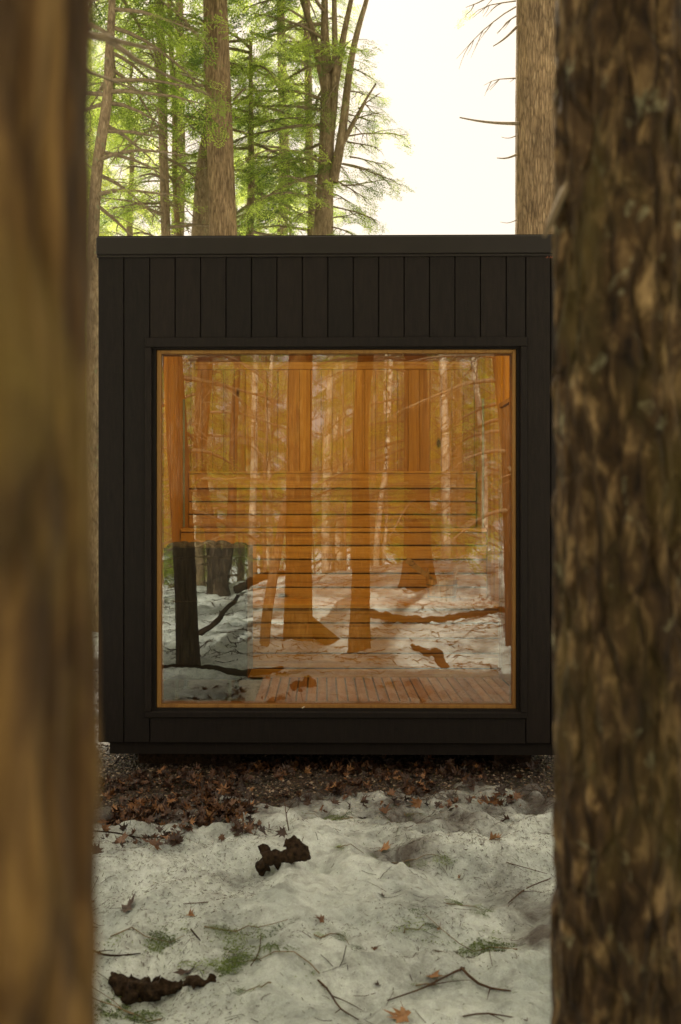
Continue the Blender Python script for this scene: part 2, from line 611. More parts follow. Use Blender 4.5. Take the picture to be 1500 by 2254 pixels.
def soil_z(X, Y):
    p = np.stack([X, Y, 0 * X], -1).reshape(-1, 3)
    return terrain(X, Y) + ((fbm(p * 5, 4, 3) - .5) * .04).reshape(X.shape)

gx = axis_pts([(-90, -30, 6), (-30, -8, .8), (-8, -3, .2), (-3, 3, .05), (3, 8, .2), (8, 30, .8), (30, 90, 6)])
gy = axis_pts([(-90, -30, 5), (-30, -8, .5), (-8, 3, .1), (3, 9, .05), (9, 20, .3), (20, 60, 1.5), (60, 90, 6)])
sheet('ground', gx, gy, soil_z, M['soil'])
sx_ = axis_pts([(-90, -30, 6), (-30, -8, .7), (-8, -3.4, .15), (-3.4, -1.6, .04), (-1.6, 1.7, .0105), (1.7, 4, .04), (4, 8, .15), (8, 30, .7), (30, 90, 6)])
sy_ = axis_pts([(-90, -30, 5), (-30, -8, .4), (-8, 1.9, .06), (1.9, 5.0, .0105), (5.0, 10, .06), (10, 20, .3), (20, 60, 1.5), (60, 90, 6)])
def dirtiness(X_, Y_):
    d = pad(X_, Y_)
    t = (1 - sstep(.15, .85, d)) * 1.0
    for (px, py, sx, sy, a) in ((1170, 2000, 90, 60, .7), (1190, 2080, 70, 30, .6), (900, 1880, 90, 30, .7), (1100, 1930, 70, 30, .35), (330, 1820, 170, 40, .6), (1000, 1820, 90, 30, .4), (1010, 2160, 90, 30, .4)):
        q = at(px, py, (EYE - .07) * F / (py - 1127))
        wx = sx / F * q[1]; wy = sy / (py - 1127) * q[1]
        t = t + a * np.exp(-((X_ - q[0]) / wx) ** 2 - ((Y_ - q[1]) / wy) ** 2)
    return np.clip(t, 0, 1)
sheet('snow', sx_, sy_, snow_z, M['snow'], tf=dirtiness)

# ------------------------------------------------------------------ trees
def resample(pts, step):
    pts = np.asarray(pts, float)
    d = np.r_[0, np.cumsum(np.linalg.norm(np.diff(pts[:, :3], axis=0), axis=1))]
    n_ = max(3, int(d[-1] / step) + 1)
    t = np.linspace(0, d[-1], n_)
    if len(pts) > 2:                      # smooth the corners a little
        t2 = np.linspace(0, d[-1], 6 * len(pts))
        q = np.stack([np.interp(t2, d, pts[:, k]) for k in range(pts.shape[1])], 1)
        for _ in range(3):
            q[1:-1] = (q[:-2] + 2 * q[1:-1] + q[2:]) / 4
        return np.stack([np.interp(t, t2, q[:, k]) for k in range(pts.shape[1])], 1)
    return np.stack([np.interp(t, d, pts[:, k]) for k in range(pts.shape[1])], 1)

def trunk_geo(g, pts, sides=28, step=.06, amp=.05, ridge=5.0, zs=2.2, seed=0, wob=.0, flare=0.0, plate=0.0):
    """pts: (x, y, z, r). Bark ridges are displaced for real."""
    q = resample(pts, step)
    P, R = q[:, :3].copy(), q[:, 3]
    if wob:
        w = np.stack([P[:, 2] * .9, P[:, 2] * 0 + seed, P[:, 2] * 0], 1)
        P[:, 0] += (fbm(w, 3, seed) - .5) * wob
        P[:, 1] += (fbm(w + 9, 3, seed + 3) - .5) * wob
    m = len(P)
    a = np.linspace(0, 2 * np.pi, sides, endpoint=False)
    ca, sa = np.cos(a), np.sin(a)
    L = np.r_[0, np.cumsum(np.linalg.norm(np.diff(P, axis=0), axis=1))]
    A = np.stack([np.repeat(ca[None], m, 0) * ridge, np.repeat(sa[None], m, 0) * ridge, np.repeat(L[:, None] * zs, sides, 1)], -1).reshape(-1, 3)
    rid = 1 - np.abs(2 * fbm(A, 3, seed + 7) - 1)
    low = fbm(A * .25, 2, seed + 2) - .5
    dsp = (rid - .6) * amp + low * amp * 1.2
    if plate:
        pl = np.clip((fbm(A * np.array([1.6, 1.6, 2.6]), 3, seed + 4) - .5) * 5, -1, 1)
        dsp = dsp + pl * plate
    rr = R[:, None] * (1 + dsp.reshape(m, sides))
    if flare:
        fl = np.exp(-L / .16)[:, None] * flare * (0.7 + .6 * np.cos(a * 3 + seed)[None])
        rr = rr * (1 + fl)
    T = np.gradient(P, axis=0); T /= np.linalg.norm(T, axis=1)[:, None]
    U = np.cross(np.array([0, 1., 0]), T); U /= np.linalg.norm(U, axis=1)[:, None] + 1e-9
    V = np.cross(T, U)
    Rg = P[:, None] + rr[..., None] * (ca[None, :, None] * U[:, None] + sa[None, :, None] * V[:, None])
    i = np.arange(m - 1)[:, None] * sides
    j = np.arange(sides)[None]
    j2 = (j + 1) % sides
    f = np.stack([i + j, i + j2, i + sides + j2, i + sides + j], -1).reshape(-1, 4)
    g.add(Rg.reshape(-1, 3), [f, (np.arange(sides) + (m - 1) * sides)[None]])
    return P, R

def spray_template(rng, L=.26, nodes=9, cl=.034, cw=.010):
    vs, fs = [], []
    def chip(p, d, w, ln, zt):
        n_ = np.array([-d[1], d[0], 0])
        k = len(vs)
        e = p + d * ln + np.array([0, 0, zt])
        vs.extend([p, p + d * ln * .5 + n_ * w, e, p + d * ln * .5 - n_ * w])
        fs.append((k, k + 1, k + 2, k + 3))
    def axis(p, d, ln, k, lvl):
        for i in range(k):
            t = (i + .5) / k
            q = p + d * ln * t + np.array([0, 0, -.05 * ln * t * t * 6])
            for s in (-1, 1):
                an = s * rng.uniform(.7, 1.15)
                c, s_ = math.cos(an), math.sin(an)
                dd = np.array([d[0] * c - d[1] * s_, d[0] * s_ + d[1] * c, 0])
                if lvl == 0 and i < k - 1:
                    axis(q, dd, ln * .52 * (1 - t) + .02, 3 if t < .55 else 2, 1)
                else:
                    chip(q, dd, cw * rng.uniform(.3, .6), cl * rng.uniform(.6, 1.1), rng.uniform(-.008, .008))
        chip(p + d * ln, d, cw * .5, cl, -.005)
    axis(np.zeros(3), np.array([1., 0, 0]), L, nodes, 0)
    return np.array(vs), np.array(fs)

_r = random.Random(3)
SPR = [spray_template(_r, .26, 6, .04, .012), spray_template(_r, .22, 5, .04, .012), spray_template(_r, .30, 7, .038, .012)]
SPR_FINE = [spray_template(_r, .24, 9, .022, .009), spray_template(_r, .20, 9, .020, .009)]

def put_sprays(g, pos, fwd, up, sc, rng, T=SPR, tint=None):
    pos, fwd, up = np.asarray(pos), np.asarray(fwd), np.asarray(up)
    fwd = fwd / (np.linalg.norm(fwd, axis=1)[:, None] + 1e-9)
    side = np.cross(up, fwd); side /= np.linalg.norm(side, axis=1)[:, None] + 1e-9
    up = np.cross(fwd, side)
    sc = np.asarray(sc)
    k = rng.integers(0, len(T), len(pos))
    tn = rng.random(len(pos)) if tint is None else tint
    for q in range(len(T)):
        s = np.where(k == q)[0]
        if not len(s): continue
        tv, tf = T[q]
        v = (pos[s][:, None] + sc[s][:, None, None] * (tv[None, :, 0:1] * fwd[s][:, None] + tv[None, :, 1:2] * side[s][:, None] + tv[None, :, 2:3] * up[s][:, None]))
        n_ = tv.shape[0]
        f = (np.arange(len(s))[:, None, None] * n_ + tf[None]).reshape(-1, 4)
        g.add(v.reshape(-1, 3), [f], np.repeat(tn[s], n_))

class Crown:
    def __init__(self, seed):
        self.rng = np.random.default_rng(seed)
        self.wood = Geo(); self.leaf = Geo()
        self.P, self.Fw, self.U, self.Sc = [], [], [], []
    def bough(self, base, d, L, r=.02, droop=.25, leafy=1.0, twiggy=.5, start=.2, dens=1.0, sc=1.0):
        rng = self.rng
        d = np.asarray(d, float); d = d / np.linalg.norm(d)
        n_ = max(4, int(L / .16))
        p = np.asarray(base, float).copy()
        pts = [p.copy()]
        dd = d.copy()
        for i in range(n_):
            dd = dd + rng.normal(0, .07, 3) + np.array([0, 0, -droop / n_ * 1.4])
            dd /= np.linalg.norm(dd)
            p = p + dd * L / n_
            pts.append(p.copy())
        pts = np.array(pts)
        t = np.linspace(0, 1, len(pts))
        self.wood.tube(pts, r * (1 - t) ** .8 + .0025, 5, cap=False)
        sgn = 1
        k = int(max(3, L / .13) * dens)
        for i in range(k):
            tt = start + (1 - start) * (i + rng.uniform(0, .8)) / k
            if tt > .99: continue
            j = tt * (len(pts) - 1)
            a = int(j)
            q = pts[a] + (pts[min(a + 1, len(pts) - 1)] - pts[a]) * (j - a)
            ax = pts[min(a + 1, len(pts) - 1)] - pts[a]; ax /= np.linalg.norm(ax) + 1e-9
            side = np.cross(np.array([0, 0, 1.]), ax); side /= np.linalg.norm(side) + 1e-9
            sgn = -sgn
            sd = ax * rng.uniform(.5, .9) + side * sgn * rng.uniform(.6, 1.0) + np.array([0, 0, rng.uniform(-.35, .1)])
            sd /= np.linalg.norm(sd)
            l2 = L * .42 * (1 - tt) ** .8 * rng.uniform(.5, 1.15) + .12
            if rng.random() < leafy or rng.random() < twiggy:
                m_ = 4
                s = np.linspace(0, 1, m_)
                sp = q + sd * (l2 * s)[:, None] + np.stack([rng.normal(0, .02, m_) * s, rng.normal(0, .02, m_) * s, -.18 * l2 * s * s], 1)
                self.wood.tube(sp, (.0055 * (1 - s) + .0016), 3, cap=False)
                if rng.random() < leafy:
                    ns = max(1, int(l2 / .085))
                    for u in range(ns + 1):
                        w = (u + .3) / (ns + .6)
                        pp = q + sd * l2 * w + np.array([0, 0, -.18 * l2 * w * w])
                        z = rng.uniform(-.9, .9)
                        fd = sd * 1.0 + np.cross(np.array([0, 0, 1.]), sd) * z * .9 + np.array([0, 0, rng.uniform(-.5, .05)])
                        self.P.append(pp); self.Fw.append(fd)
                        self.U.append(np.array([0, 0, 1.]) + rng.normal(0, .28, 3)); self.Sc.append(rng.uniform(.6, 1.2) * sc)
        return pts
    def bare(self, base, d, L, r=.012, depth=3, spread=.6, sag=-.02):
        rng = self.rng
        d = np.asarray(d, float); d = d / np.linalg.norm(d)
        n_ = max(4, int(L / .12))
        p = np.asarray(base, float).copy(); pts = [p.copy()]
        dd = d.copy()
        for i in range(n_):
            dd = dd + rng.normal(0, .09, 3) + np.array([0, 0, sag])
            dd /= np.linalg.norm(dd)
            p = p + dd * L / n_
            pts.append(p.copy())
        pts = np.array(pts); t = np.linspace(0, 1, len(pts))
        self.wood.tube(pts, r * (1 - t) + .0016, 4 if r < .01 else 6, cap=False)
        if depth > 0:
            for i in range(int(3 + L * 3)):
                j = int(rng.uniform(.2, .95) * (len(pts) - 1))
                o = rng.normal(0, 1, 3); o -= o.dot(dd) * dd; o /= np.linalg.norm(o)
                self.bare(pts[j], dd + o * spread * rng.uniform(.6, 1.3), L * rng.uniform(.25, .5), r * .45, depth - 1, spread, sag)
    def flush(self, T=SPR):
        if self.P:
            put_sprays(self.leaf, self.P, self.Fw, self.U, self.Sc, self.rng, T)
            self.P, self.Fw, self.U, self.Sc = [], [], [], []

def make_tree(name, label, group, trunks, bark, crown=None, needles='needles', cat='tree', sides=28, step=.06, **kw):
    base = np.array(trunks[0][0][:3])
    root = empty(name, base, label, cat, group)
    g = Geo()
    for i, tr in enumerate(trunks):
        trunk_geo(g, tr, sides, step, seed=kw.get('seed', 1) + i * 5, **{k: v for k, v in kw.items() if k != 'seed'})
    g.build('trunk', M[bark], root, True, base).location = (0, 0, 0)
    if crown:
        crown.flush()
        if crown.wood.n: crown.wood.build('branches', M['twig'], root, True, base).location = (0, 0, 0)
        if crown.leaf.n: crown.leaf.build('crown', M[needles], root, False, base).location = (0, 0, 0)
    return root

def copy_tree(src, loc, rz, sc, label=None):
    c = src.copy(); COL.objects.link(c)
    c.location = loc; c.rotation_euler = (0, 0, rz); c.scale = (sc, sc, sc)
    if label: c['label'] = label
    for ch in list(src.children):
        d = ch.copy(); COL.objects.link(d); d.parent = c
    return c

R90 = math.pi / 2
def line(pts, r0, r1, zb=None):
    """pts of (px, py, Y) -> trunk path"""
    P = [at(*p) for p in pts]
    if zb is not None: P[0][2] = zb
    k = len(P)
    return [(*P[i], r0 + (r1 - r0) * i / (k - 1)) for i in range(k)]
def mline(pts, r0, r1, zb=None):
    P = [mir(*p) for p in pts]
    if zb is not None: P[0][2] = zb
    k = len(P)
    return [(*P[i], r0 + (r1 - r0) * i / (k - 1)) for i in range(k)]
def tz(p): return float(terrain(np.array([p[0]]), np.array([p[1]]))[0])

# --- the two trunks close to the camera
tl = [(-.2255, .44, .0, .135), (-.2255, .44, .35, .118), (-.2265, .44, 1.25, .114), (-.219, .45, 2.2, .108), (-.19, .46, 3.2, .10), (-.15, .48, 6, .085), (-.1, .5, 9, .06)]
cr = Crown(5)
for i in range(26):
    a = i * 2.4; z = 4.6 + i * .17
    cr.bough((-.15, .48, z), (math.cos(a), math.sin(a), .1), 1.9 - i * .03, .02, .4)
o = make_tree('tree', 'broad out-of-focus brown trunk filling the whole left edge of the view', None,
    [tl, [(-.24, .44, .32, .075), (-.10, .43, .2, .075), (.04, .42, .10, .065), (.2, .40, -.02, .05)]], 'near_left', cr,
    sides=180, step=.015, amp=.16, ridge=6, zs=5, seed=3, plate=.012, wob=.012)
trr = [(.309, 1.05, 0, .098), (.311, 1.05, .3, .079), (.319, 1.05, .8, .073), (.317, 1.05, 1.25, .070), (.311, 1.05, 1.6, .067), (.312, 1.05, 1.9, .064), (.35, 1.05, 2.5, .062), (.43, 1.05, 3.1, .058), (.9, 1.0, 6, .05), (1.2, 1, 8.5, .035)]
cr = Crown(6)
for i in range(20):
    a = i * 2.4 + 1; z = 4.9 + i * .17
    cr.bough((.7 + .02 * i, 1.0, z), (math.cos(a), math.sin(a), .1), 1.6 - i * .03, .02, .4)
cr.wood.tube([(.262, 1.03, 1.60), (.248, 1.03, 1.578), (.236, 1.03, 1.552), (.226, 1.02, 1.532)], [.006, .005, .004, .002], 6)
make_tree('tree', 'blurred scaly trunk with moss and pale lichen filling the right edge of the view', None,
    [trr], 'near_right', cr, sides=200, step=.006, amp=.12, ridge=4.5, zs=8, seed=9, plate=.05, wob=.012)

# --- trunks that rise behind the cabin
YB = 11.0
def rise(px0, px1, Y, r0, r1, top_px=None, wob=.05):
    """trunk whose centre is at px0 where it meets the roofline (py 517) and px1 at the top of the picture"""
    a, b = at(px0, 517, Y), at(px1, 0, Y)
    k = (b - a) / (b[2] - a[2])
    f0 = a - k * (a[2] + .05); f0[2] = -.05
    out = []
    for z in (-.05, 1.0, a[2], b[2], b[2] + 3, b[2] + 6):
        p = a + k * (z - a[2]); p[2] = z
        out.append((*p, r0 + (r1 - r0) * (z / (b[2] + 6))))
    return out

def side_boughs(cr, path, z0, z1, n_, L, az=None, leafy=1.0, droop=.35, r=.02, twiggy=.6, up=.05, dens=1.0):
    P = np.array(path)
    for i in range(n_):
        z = z0 + (z1 - z0) * (i + cr.rng.uniform(-.3, .3)) / n_
        c = [np.interp(z, P[:, 2], P[:, k]) for k in (0, 1)]
        a = cr.rng.uniform(0, 2 * np.pi) if az is None else math.radians(cr.rng.uniform(*az))
        lv = leafy if np.isscalar(leafy) else float(np.interp(z, [z0, z1], leafy))
        cr.bough((c[0], c[1], z), (math.cos(a), math.sin(a), up + cr.rng.uniform(-.1, .15)), L * cr.rng.uniform(.6, 1.15), r, droop, lv, twiggy, dens=dens)

# main trunk left of centre
p = rise(492, 474, YB, .175, .10)
cr = Crown(11); side_boughs(cr, p, 6.0, 11, 20, 1.9, (90, 300), .9)
for (x0, y0, x1, y1) in ((452, 48, 395, 22), (452, 54, 365, 30), (459, 185, 380, 150), (515, 220, 545, 185)):
    a, b = at(x0, y0, YB), at(x1, y1, YB - .2)
    cr.bough(a, b - a, float(np.linalg.norm(b - a)), .014, .12, 0, .3)
make_tree('tree', 'tallest straight brown trunk rising above the left half of the black roof', None, [p], 'hemlock', cr, sides=64, step=.03, amp=.055, ridge=6, zs=1.6, seed=21)
# broken snag beside it
a, b = at(449, 517, 12), at(452, 300, 12)
p = [(a[0] - .05, 12, -.05, .2), (a[0], 12, a[2], .155), (b[0] + .01, 12, b[2] - .15, .10), (b[0], 12, b[2], .05), (b[0] + .02, 12, b[2] + .25, .012)]
cr = Crown(12); side_boughs(cr, p, 4.5, 6.0, 8, .7, None, 0, .2, .01, .5)
make_tree('tree', 'paler broken-off trunk just left of the tallest brown trunk', None, [p], 'hemlock_far', cr, sides=48, step=.04, amp=.05, ridge=5, zs=1.6, seed=22)
# slim trunk
p = rise(368, 353, 11.5, .062, .04)
p = [(q[0], q[1], q[2], q[3]) for q in p]
cr = Crown(13)
for (x0, y0, x1, y1) in ((352, 140, 290, 115), (353, 190, 262, 165), (368, 150, 459, 185), (366, 62, 448, 18), (352, 28, 312, 0), (366, 145, 410, 128), (356, 330, 262, 270), (362, 455, 212, 452)):
    a, b = at(x0, y0, 11.5), at(x1, y1, 11.2)
    cr.bough(a, b - a, float(np.linalg.norm(b - a)), .010, .05, .3, .3)
side_boughs(cr, p, 7.2, 10.5, 16, 1.5, None, 1.0)
side_boughs(cr, p, 4.2, 6.6, 14, 1.1, None, .25)
make_tree('tree', 'slim light brown trunk with dead side branches midway between left edge and tallest trunk', None, [p, line([(353, 240, 11.5), (343, 130, 11.45), (333, 60, 11.4), (330, -30, 11.4)], .02, .010)], 'hemlock_far', cr, sides=36, step=.04, amp=.05, ridge=5, zs=2, seed=23, wob=.04)
# thin dark stem
p = rise(392, 372, 13, .045, .02)
cr = Crown(14); side_boughs(cr, p, 4.3, 9, 26, 1.1, None, (.4, 1.0))
make_tree('tree', 'thin dark stem between the slim light trunk and the tallest trunk', None, [p], 'hemlock', cr, sides=20, step=.06, seed=24, wob=.06)
# crooked trunk at far left
P = [at(x, y, 9.6) for x, y in ((204, 1310), (204, 900), (205, 520), (212, 380), (226, 290), (241, 200), (238, 130), (246, 60), (248, -20), (250, -300))]
P[0][2] = -.05
p = [(*q, r) for q, r in zip(P, (.075, .062, .055, .053, .05, .046, .042, .038, .03, .02))]
cr = Crown(15); side_boughs(cr, p, 5.2, 8.5, 26, 1.3, (-80, 200), .9); side_boughs(cr, p, 4.2, 5.6, 10, 1.0, (-60, 90), .1)
make_tree('tree', 'crooked mossy trunk bending right above the left corner of the black roof', None, [p], 'hemlock_far', cr, sides=40, step=.04, amp=.09, ridge=4, zs=3, seed=25)
# stems right of the tallest trunk
p = rise(551, 553, 12.5, .065, .02); p = [q for q in p if q[2] < 7.5] + [(p[3][0], 12.5, 7.2, .02)]
cr = Crown(16); side_boughs(cr, p, 4.2, 7.4, 32, 1.3, None, (.35, 1.0))
a, b = at(556, 300, 12.5), at(560, 230, 12.4)
make_tree('tree', 'slender stem close to the right of the tallest brown trunk', None, [p], 'hemlock_far', cr, sides=28, step=.05, amp=.07, seed=26, wob=.08)
p = rise(626, 622, 15, .11, .03)
cr = Crown(17); side_boughs(cr, p, 5.2, 11, 30, 1.9, None, (.6, 1.0))
make_tree('tree', 'mid-green leafy conifer midway between tallest trunk and the many-stemmed tree', None, [p], 'hemlock_far', cr, sides=28, step=.06, seed=27, wob=.08)
p = rise(684, 676, 13.5, .07, .03)
cr = Crown(18); side_boughs(cr, p, 4.6, 10, 24, 1.5, (90, 330), (.4, 1.0))
make_tree('tree', 'thin trunk directly left of the many-stemmed tree beside the sky gap', None, [p], 'hemlock_far', cr, sides=28, step=.05, seed=28, wob=.1)
# many-stemmed tree by the sky gap
Y8 = 12.0
main = line([(712, 1320, Y8), (712, 517, Y8), (718, 360, Y8), (722, 250, Y8), (722, 180, Y8), (714, 90, Y8), (716, -20, Y8), (712, -300, Y8)], .125, .05, -.05)
main = [(*q[:3], r) for q, r in zip(main, (.16, .122, .092, .088, .08, .05, .035, .015))]
s2 = line([(724, 330, Y8 - .02), (738, 210, Y8 - .05), (738, 120, Y8 - .1), (736, 0, Y8), (734, -250, Y8)], .055, .02)
s3 = line([(728, 250, Y8), (748, 130, Y8), (760, 60, Y8), (774, 0, Y8), (800, -200, Y8)], .05, .02)
s4 = line([(733, 400, Y8 - .05), (746, 340, Y8 - .1), (757, 270, Y8 - .1), (764, 200, Y8 - .1), (775, 120, Y8 - .1), (792, 50, Y8 - .1), (808, 0, Y8 - .1), (850, -220, Y8)], .062, .02)
s5 = line([(755, 315, Y8 - .1), (778, 270, Y8 - .15), (797, 238, Y8 - .15), (804, 222, Y8 - .1), (828, 184, Y8 - .1)], .032, .010)
s6 = line([(716, 200, Y8), (696, 100, Y8), (680, 40, Y8), (664, 0, Y8), (640, -150, Y8)], .05, .02)
cr = Crown(19)
for (x0, y0, x1, y1, lf) in ((764, 312, 835, 318, .0), (750, 360, 878, 392, .9), (752, 408, 845, 398, .5), (735, 455, 842, 470, .9), (765, 300, 895, 290, .85), (760, 250, 835, 262, .9), (770, 150, 818, 150, .9), (738, 395, 800, 440, .7),
                            (790, 240, 832, 205, .7), (800, 225, 830, 250, .8), (745, 180, 700, 240, .9), (730, 500, 775, 505, .9), (728, 480, 788, 482, .5), (760, 260, 812, 300, .9), (755, 360, 850, 362, .8), (700, 460, 650, 470, .8), (770, 345, 850, 345, .9), (780, 262, 840, 240, .8), (768, 200, 806, 190, .8)):
    a, b = at(x0, y0, Y8 - .05), at(x1, y1, Y8 + cr.rng.uniform(-.6, .3))
    cr.bough(a, b - a, float(np.linalg.norm(b - a)), .009, .14, lf, .5, sc=.7, dens=1.5)
side_boughs(cr, main, 5.0, 9.5, 30, 1.5, (110, 280), .9)
make_tree('tree', 'many-stemmed tree with fanning limbs left of the open pale sky', None, [main, s2, s3, s4, s5, s6], 'hemlock_far', cr, sides=40, step=.04, amp=.06, ridge=5, zs=1.8, seed=29)
# big trunk on the right with broken stubs
Y9 = 9.6
a, b = at(1136, 517, Y9), at(1137, 0, Y9)
p = [(a[0] + .25, Y9, -.05, .27), (a[0] + .235, Y9, a[2], .235), (b[0] + .228, Y9, b[2], .222), (b[0] + .2, Y9, b[2] + 5, .12)]
cr = Crown(20)
for (x0, y0, x1, y1, r) in ((1136, 272, 1012, 258, .018), (1136, 299, 1104, 301, .006), (1136, 341, 1094, 347, .012), (1136, 485, 1102, 488, .005), (1137, 60, 1086, 101, .014)):
    q = [at(x0 + (x1 - x0) * t, y0 + (y1 - y0) * t + 4 * math.sin(t * 3), Y9 - .1) for t in np.linspace(-.05, 1, 8)]
    cr.wood.tube(q, [r * (1 - .65 * t) for t in np.linspace(0, 1, 8)], 6)
for (x0, y0, x1, y1, L) in ((1136, 15, 1012, 130, 1.0), (1136, 2, 1020, 52, .8), (1136, 172, 1072, 200, .45), (1137, 35, 1105, 90, .4)):
    a_, b_ = at(x0, y0, Y9 - .1), at(x1, y1, Y9 - .2)
    cr.bare(a_, b_ - a_ + np.array([0, 0, .15]), float(np.linalg.norm(b_ - a_)), .006, 1, .35, -.06)
a_, b_ = at(1136, 0, Y9), at(1075, 5, Y9)
cr.bough(a_ + np.array([0, 0, .12]), b_ - a_, .5, .01, .3, .9, .5, sc=.5)
side_boughs(cr, p, 7.8, 14, 20, 2.7)  # high boughs out of view, added to dapple sun on the snow behind
make_tree('tree', 'thick furrowed trunk with broken stubs right of the open pale sky', None, [p], 'hemlock', cr, sides=80, step=.03, amp=.06, ridge=7, zs=1.4, seed=30)

# --- filler hemlocks: three kinds copied about
def hemlock(seed, H, r, L, z0, name_label, group, needles='needles', leafz=2.0, bark='hemlock_far', dens=1.0):
    cr = Crown(seed)
    path = [(0, 0, -.1, r * 1.15), (0, 0, H * .3, r * .85), (.1, .05, H * .6, r * .5), (.1, 0, H, .01)]
    n_ = int((H - z0) / .19 * dens)
    for i in range(n_):
        z = z0 + (H - z0) * i / n_
        a = i * 2.399 + cr.rng.uniform(-.4, .4)
        f = (z - z0) / (H - z0)
        cr.bough((0, 0, z), (math.cos(a), math.sin(a), .12 - .15 * (1 - f)), L * (1 - f ** 1.6) * cr.rng.uniform(.6, 1.1) + .3, 0.018 * (1 - f) + .005, .62,
                 1.0 if z > leafz else .12, .6, start=.25, dens=.75, sc=1.25)
    return make_tree('hemlock_tree', name_label, group, [path], bark, cr, needles, sides=20, step=.25, seed=seed, wob=.12)

GF = 'hemlocks in the green thicket behind the cabin'
GR = 'hemlocks of the wood reflected in the window'
LF = 'one of the slender hemlocks massed in the bright green thicket behind the black cabin'
LR = 'one of the shaggy hemlocks far back in the wood mirrored in the window'
hA = hemlock(101, 13, .13, 2.3, 1.6, LF, GF, 'needles_yellow', 2.6, dens=.75)
hB = hemlock(102, 15, .15, 2.5, 2.2, LF, GF, 'needles', 3.2, dens=.7)
hC = hemlock(103, 11, .08, 1.9, 1.6, LR, GR, 'needles_yellow', 3.2)
hD = hemlock(104, 14, .14, 2.2, 2.4, LR, GR, 'needles_yellow', 4.4, 'pale', .7)
rg = random.Random(77)
front = []
for i in range(17):
    for _ in range(60):
        Y = rg.uniform(14, 38)
        px = rg.uniform(60, 740)
        x = (px - 712) / F * Y
        lim = .035 * Y - 1.9
        if x < lim and all(abs(x - fx) + abs(Y - fy) > 2.0 for fx, fy in front):
            front.append((x, Y)); break
front += [(6.2, 15), (7.5, 19), (10, 24), (8, 28), (12, 18), (-9, 9), (-7, 12), (-11, 6), (9, 10), (12, 5)]
for i, (x, Y) in enumerate(front):
    src = (hA, hB)[i % 2]
    if i < 2:
        o = src; o.location = (x, Y, -.1)
    else:
        o = copy_tree(src, (x, Y, -.1), rg.uniform(0, 6.28), rg.uniform(.8, 1.2))
    if abs(x / Y) > .26: o['label'] = 'one of the hemlocks standing beyond the trunks to either side of the view'; o['group'] = 'hemlocks beyond the view to the sides'
back = []
for i in range(46):
    for _ in range(60):
        d = rg.uniform(8, 36)
        x = rg.uniform(-.33, .36) * (9.5 + d)
        if all(abs(x - fx) + abs(d - fy) > 1.5 for fx, fy in back):
            back.append((x, d)); break
for i, (x, d) in enumerate(back):
    src = (hC, hD, hC)[i % 3]
    z = float(terrain(np.array([x]), np.array([-d]))[0]) - .1
    if i < 2: o = src; o.location = (x, -d, z)
    else: o = copy_tree(src, (x, -d, z), rg.uniform(0, 6.28), rg.uniform(.75, 1.25))

# --- trunks seen mirrored in the glass
def rtree(label, pts, rs, bark, crown=None, sides=32, seed=1, **kw):
    P = [mir(*p) for p in pts]
    P[0][2] = tz(P[0]) - .05
    path = [(*q, r) for q, r in zip(P, rs)]
    return path
def topped(path, dz=5, dx=0, r=.03):
    q = path[-1]
    return path + [(q[0] + dx, q[1], q[2] + dz, r)]

p = topped(rtree('', [(414, 1495, 7.5), (412, 1350, 7.5), (405, 1200, 7.5), (392, 1000, 7.5), (380, 775, 7.5)], (.09, .078, .085, .078, .072), ''), 5, -.3)
cr = Crown(41); side_boughs(cr, p, 1.2, 3, 8, .9, (180, 360), .1, twiggy=.8); side_boughs(cr, p, 4, 7, 8, 1.4)
make_tree('tree', 'dark upright trunk mirrored over the stove at the window lower left', None, [p], 'dark_bark', cr, sides=48, step=.04, amp=.06, seed=51, flare=.25)
p = topped(rtree('', [(482, 1330, 13.5), (478, 1250, 13.5), (470, 1190, 13.5), (437, 1040, 13.5), (446, 900, 13.4), (455, 775, 13.4)], (.16, .12, .085, .085, .1, .1), ''), 5)
p2 = topped([(*mir(486, 1290, 13.45), .08)] + [(*mir(*q), r) for q, r in zip(((506, 1200, 13.4), (512, 1120, 13.4), (514, 950, 13.4), (525, 775, 13.3)), (.075, .06, .05, .045))], 4)
cr = Crown(42); side_boughs(cr, p, .5, 3.8, 22, 1.7, None, .2, twiggy=.9); side_boughs(cr, p, 4.5, 7.5, 8, 1.4, None, .9)
make_tree('tree', 'forked dark trunk mirrored behind the stove, left part of the window', None, [p, p2], 'dark_bark', cr, sides=40, step=.05, seed=52, flare=.3)
p = topped(rtree('', [(925, 1325, 12.8), (920, 1270, 12.8), (918, 1127, 12.8), (917, 950, 12.8), (915, 775, 12.8)], (.24, .17, .165, .155, .145), ''), 6)
cr = Crown(43); side_boughs(cr, p, 1.4, 4.0, 16, 1.9, (90, 270), .15, twiggy=.9); side_boughs(cr, p, 5.2, 8, 7, 1.6)
make_tree('tree', 'broad straight trunk mirrored right of centre above the bucket', None, [p], 'dark_bark', cr, sides=48, step=.05, seed=53, flare=.35)
p = [(*mir(1124, 1290, 8.8), .02), (*mir(1121, 1150, 8.8), .05), (*mir(1119, 950, 8.8), .06), (*mir(1110, 850, 8.8), .085), (*mir(1106, 775, 8.8), .095)]
p[0] = (p[0][0] + .05, p[0][1], tz(p[0]) - .05, .09)
cr = Crown(44); side_boughs(cr, topped(p), 1.3, 3.2, 12, .9, (90, 270), .2, twiggy=.9)
make_tree('tree', 'leaning trunk mirrored at the right rim of the window', None, [topped(p, 5, -.4)], 'dark_bark', cr, sides=40, step=.05, seed=54)
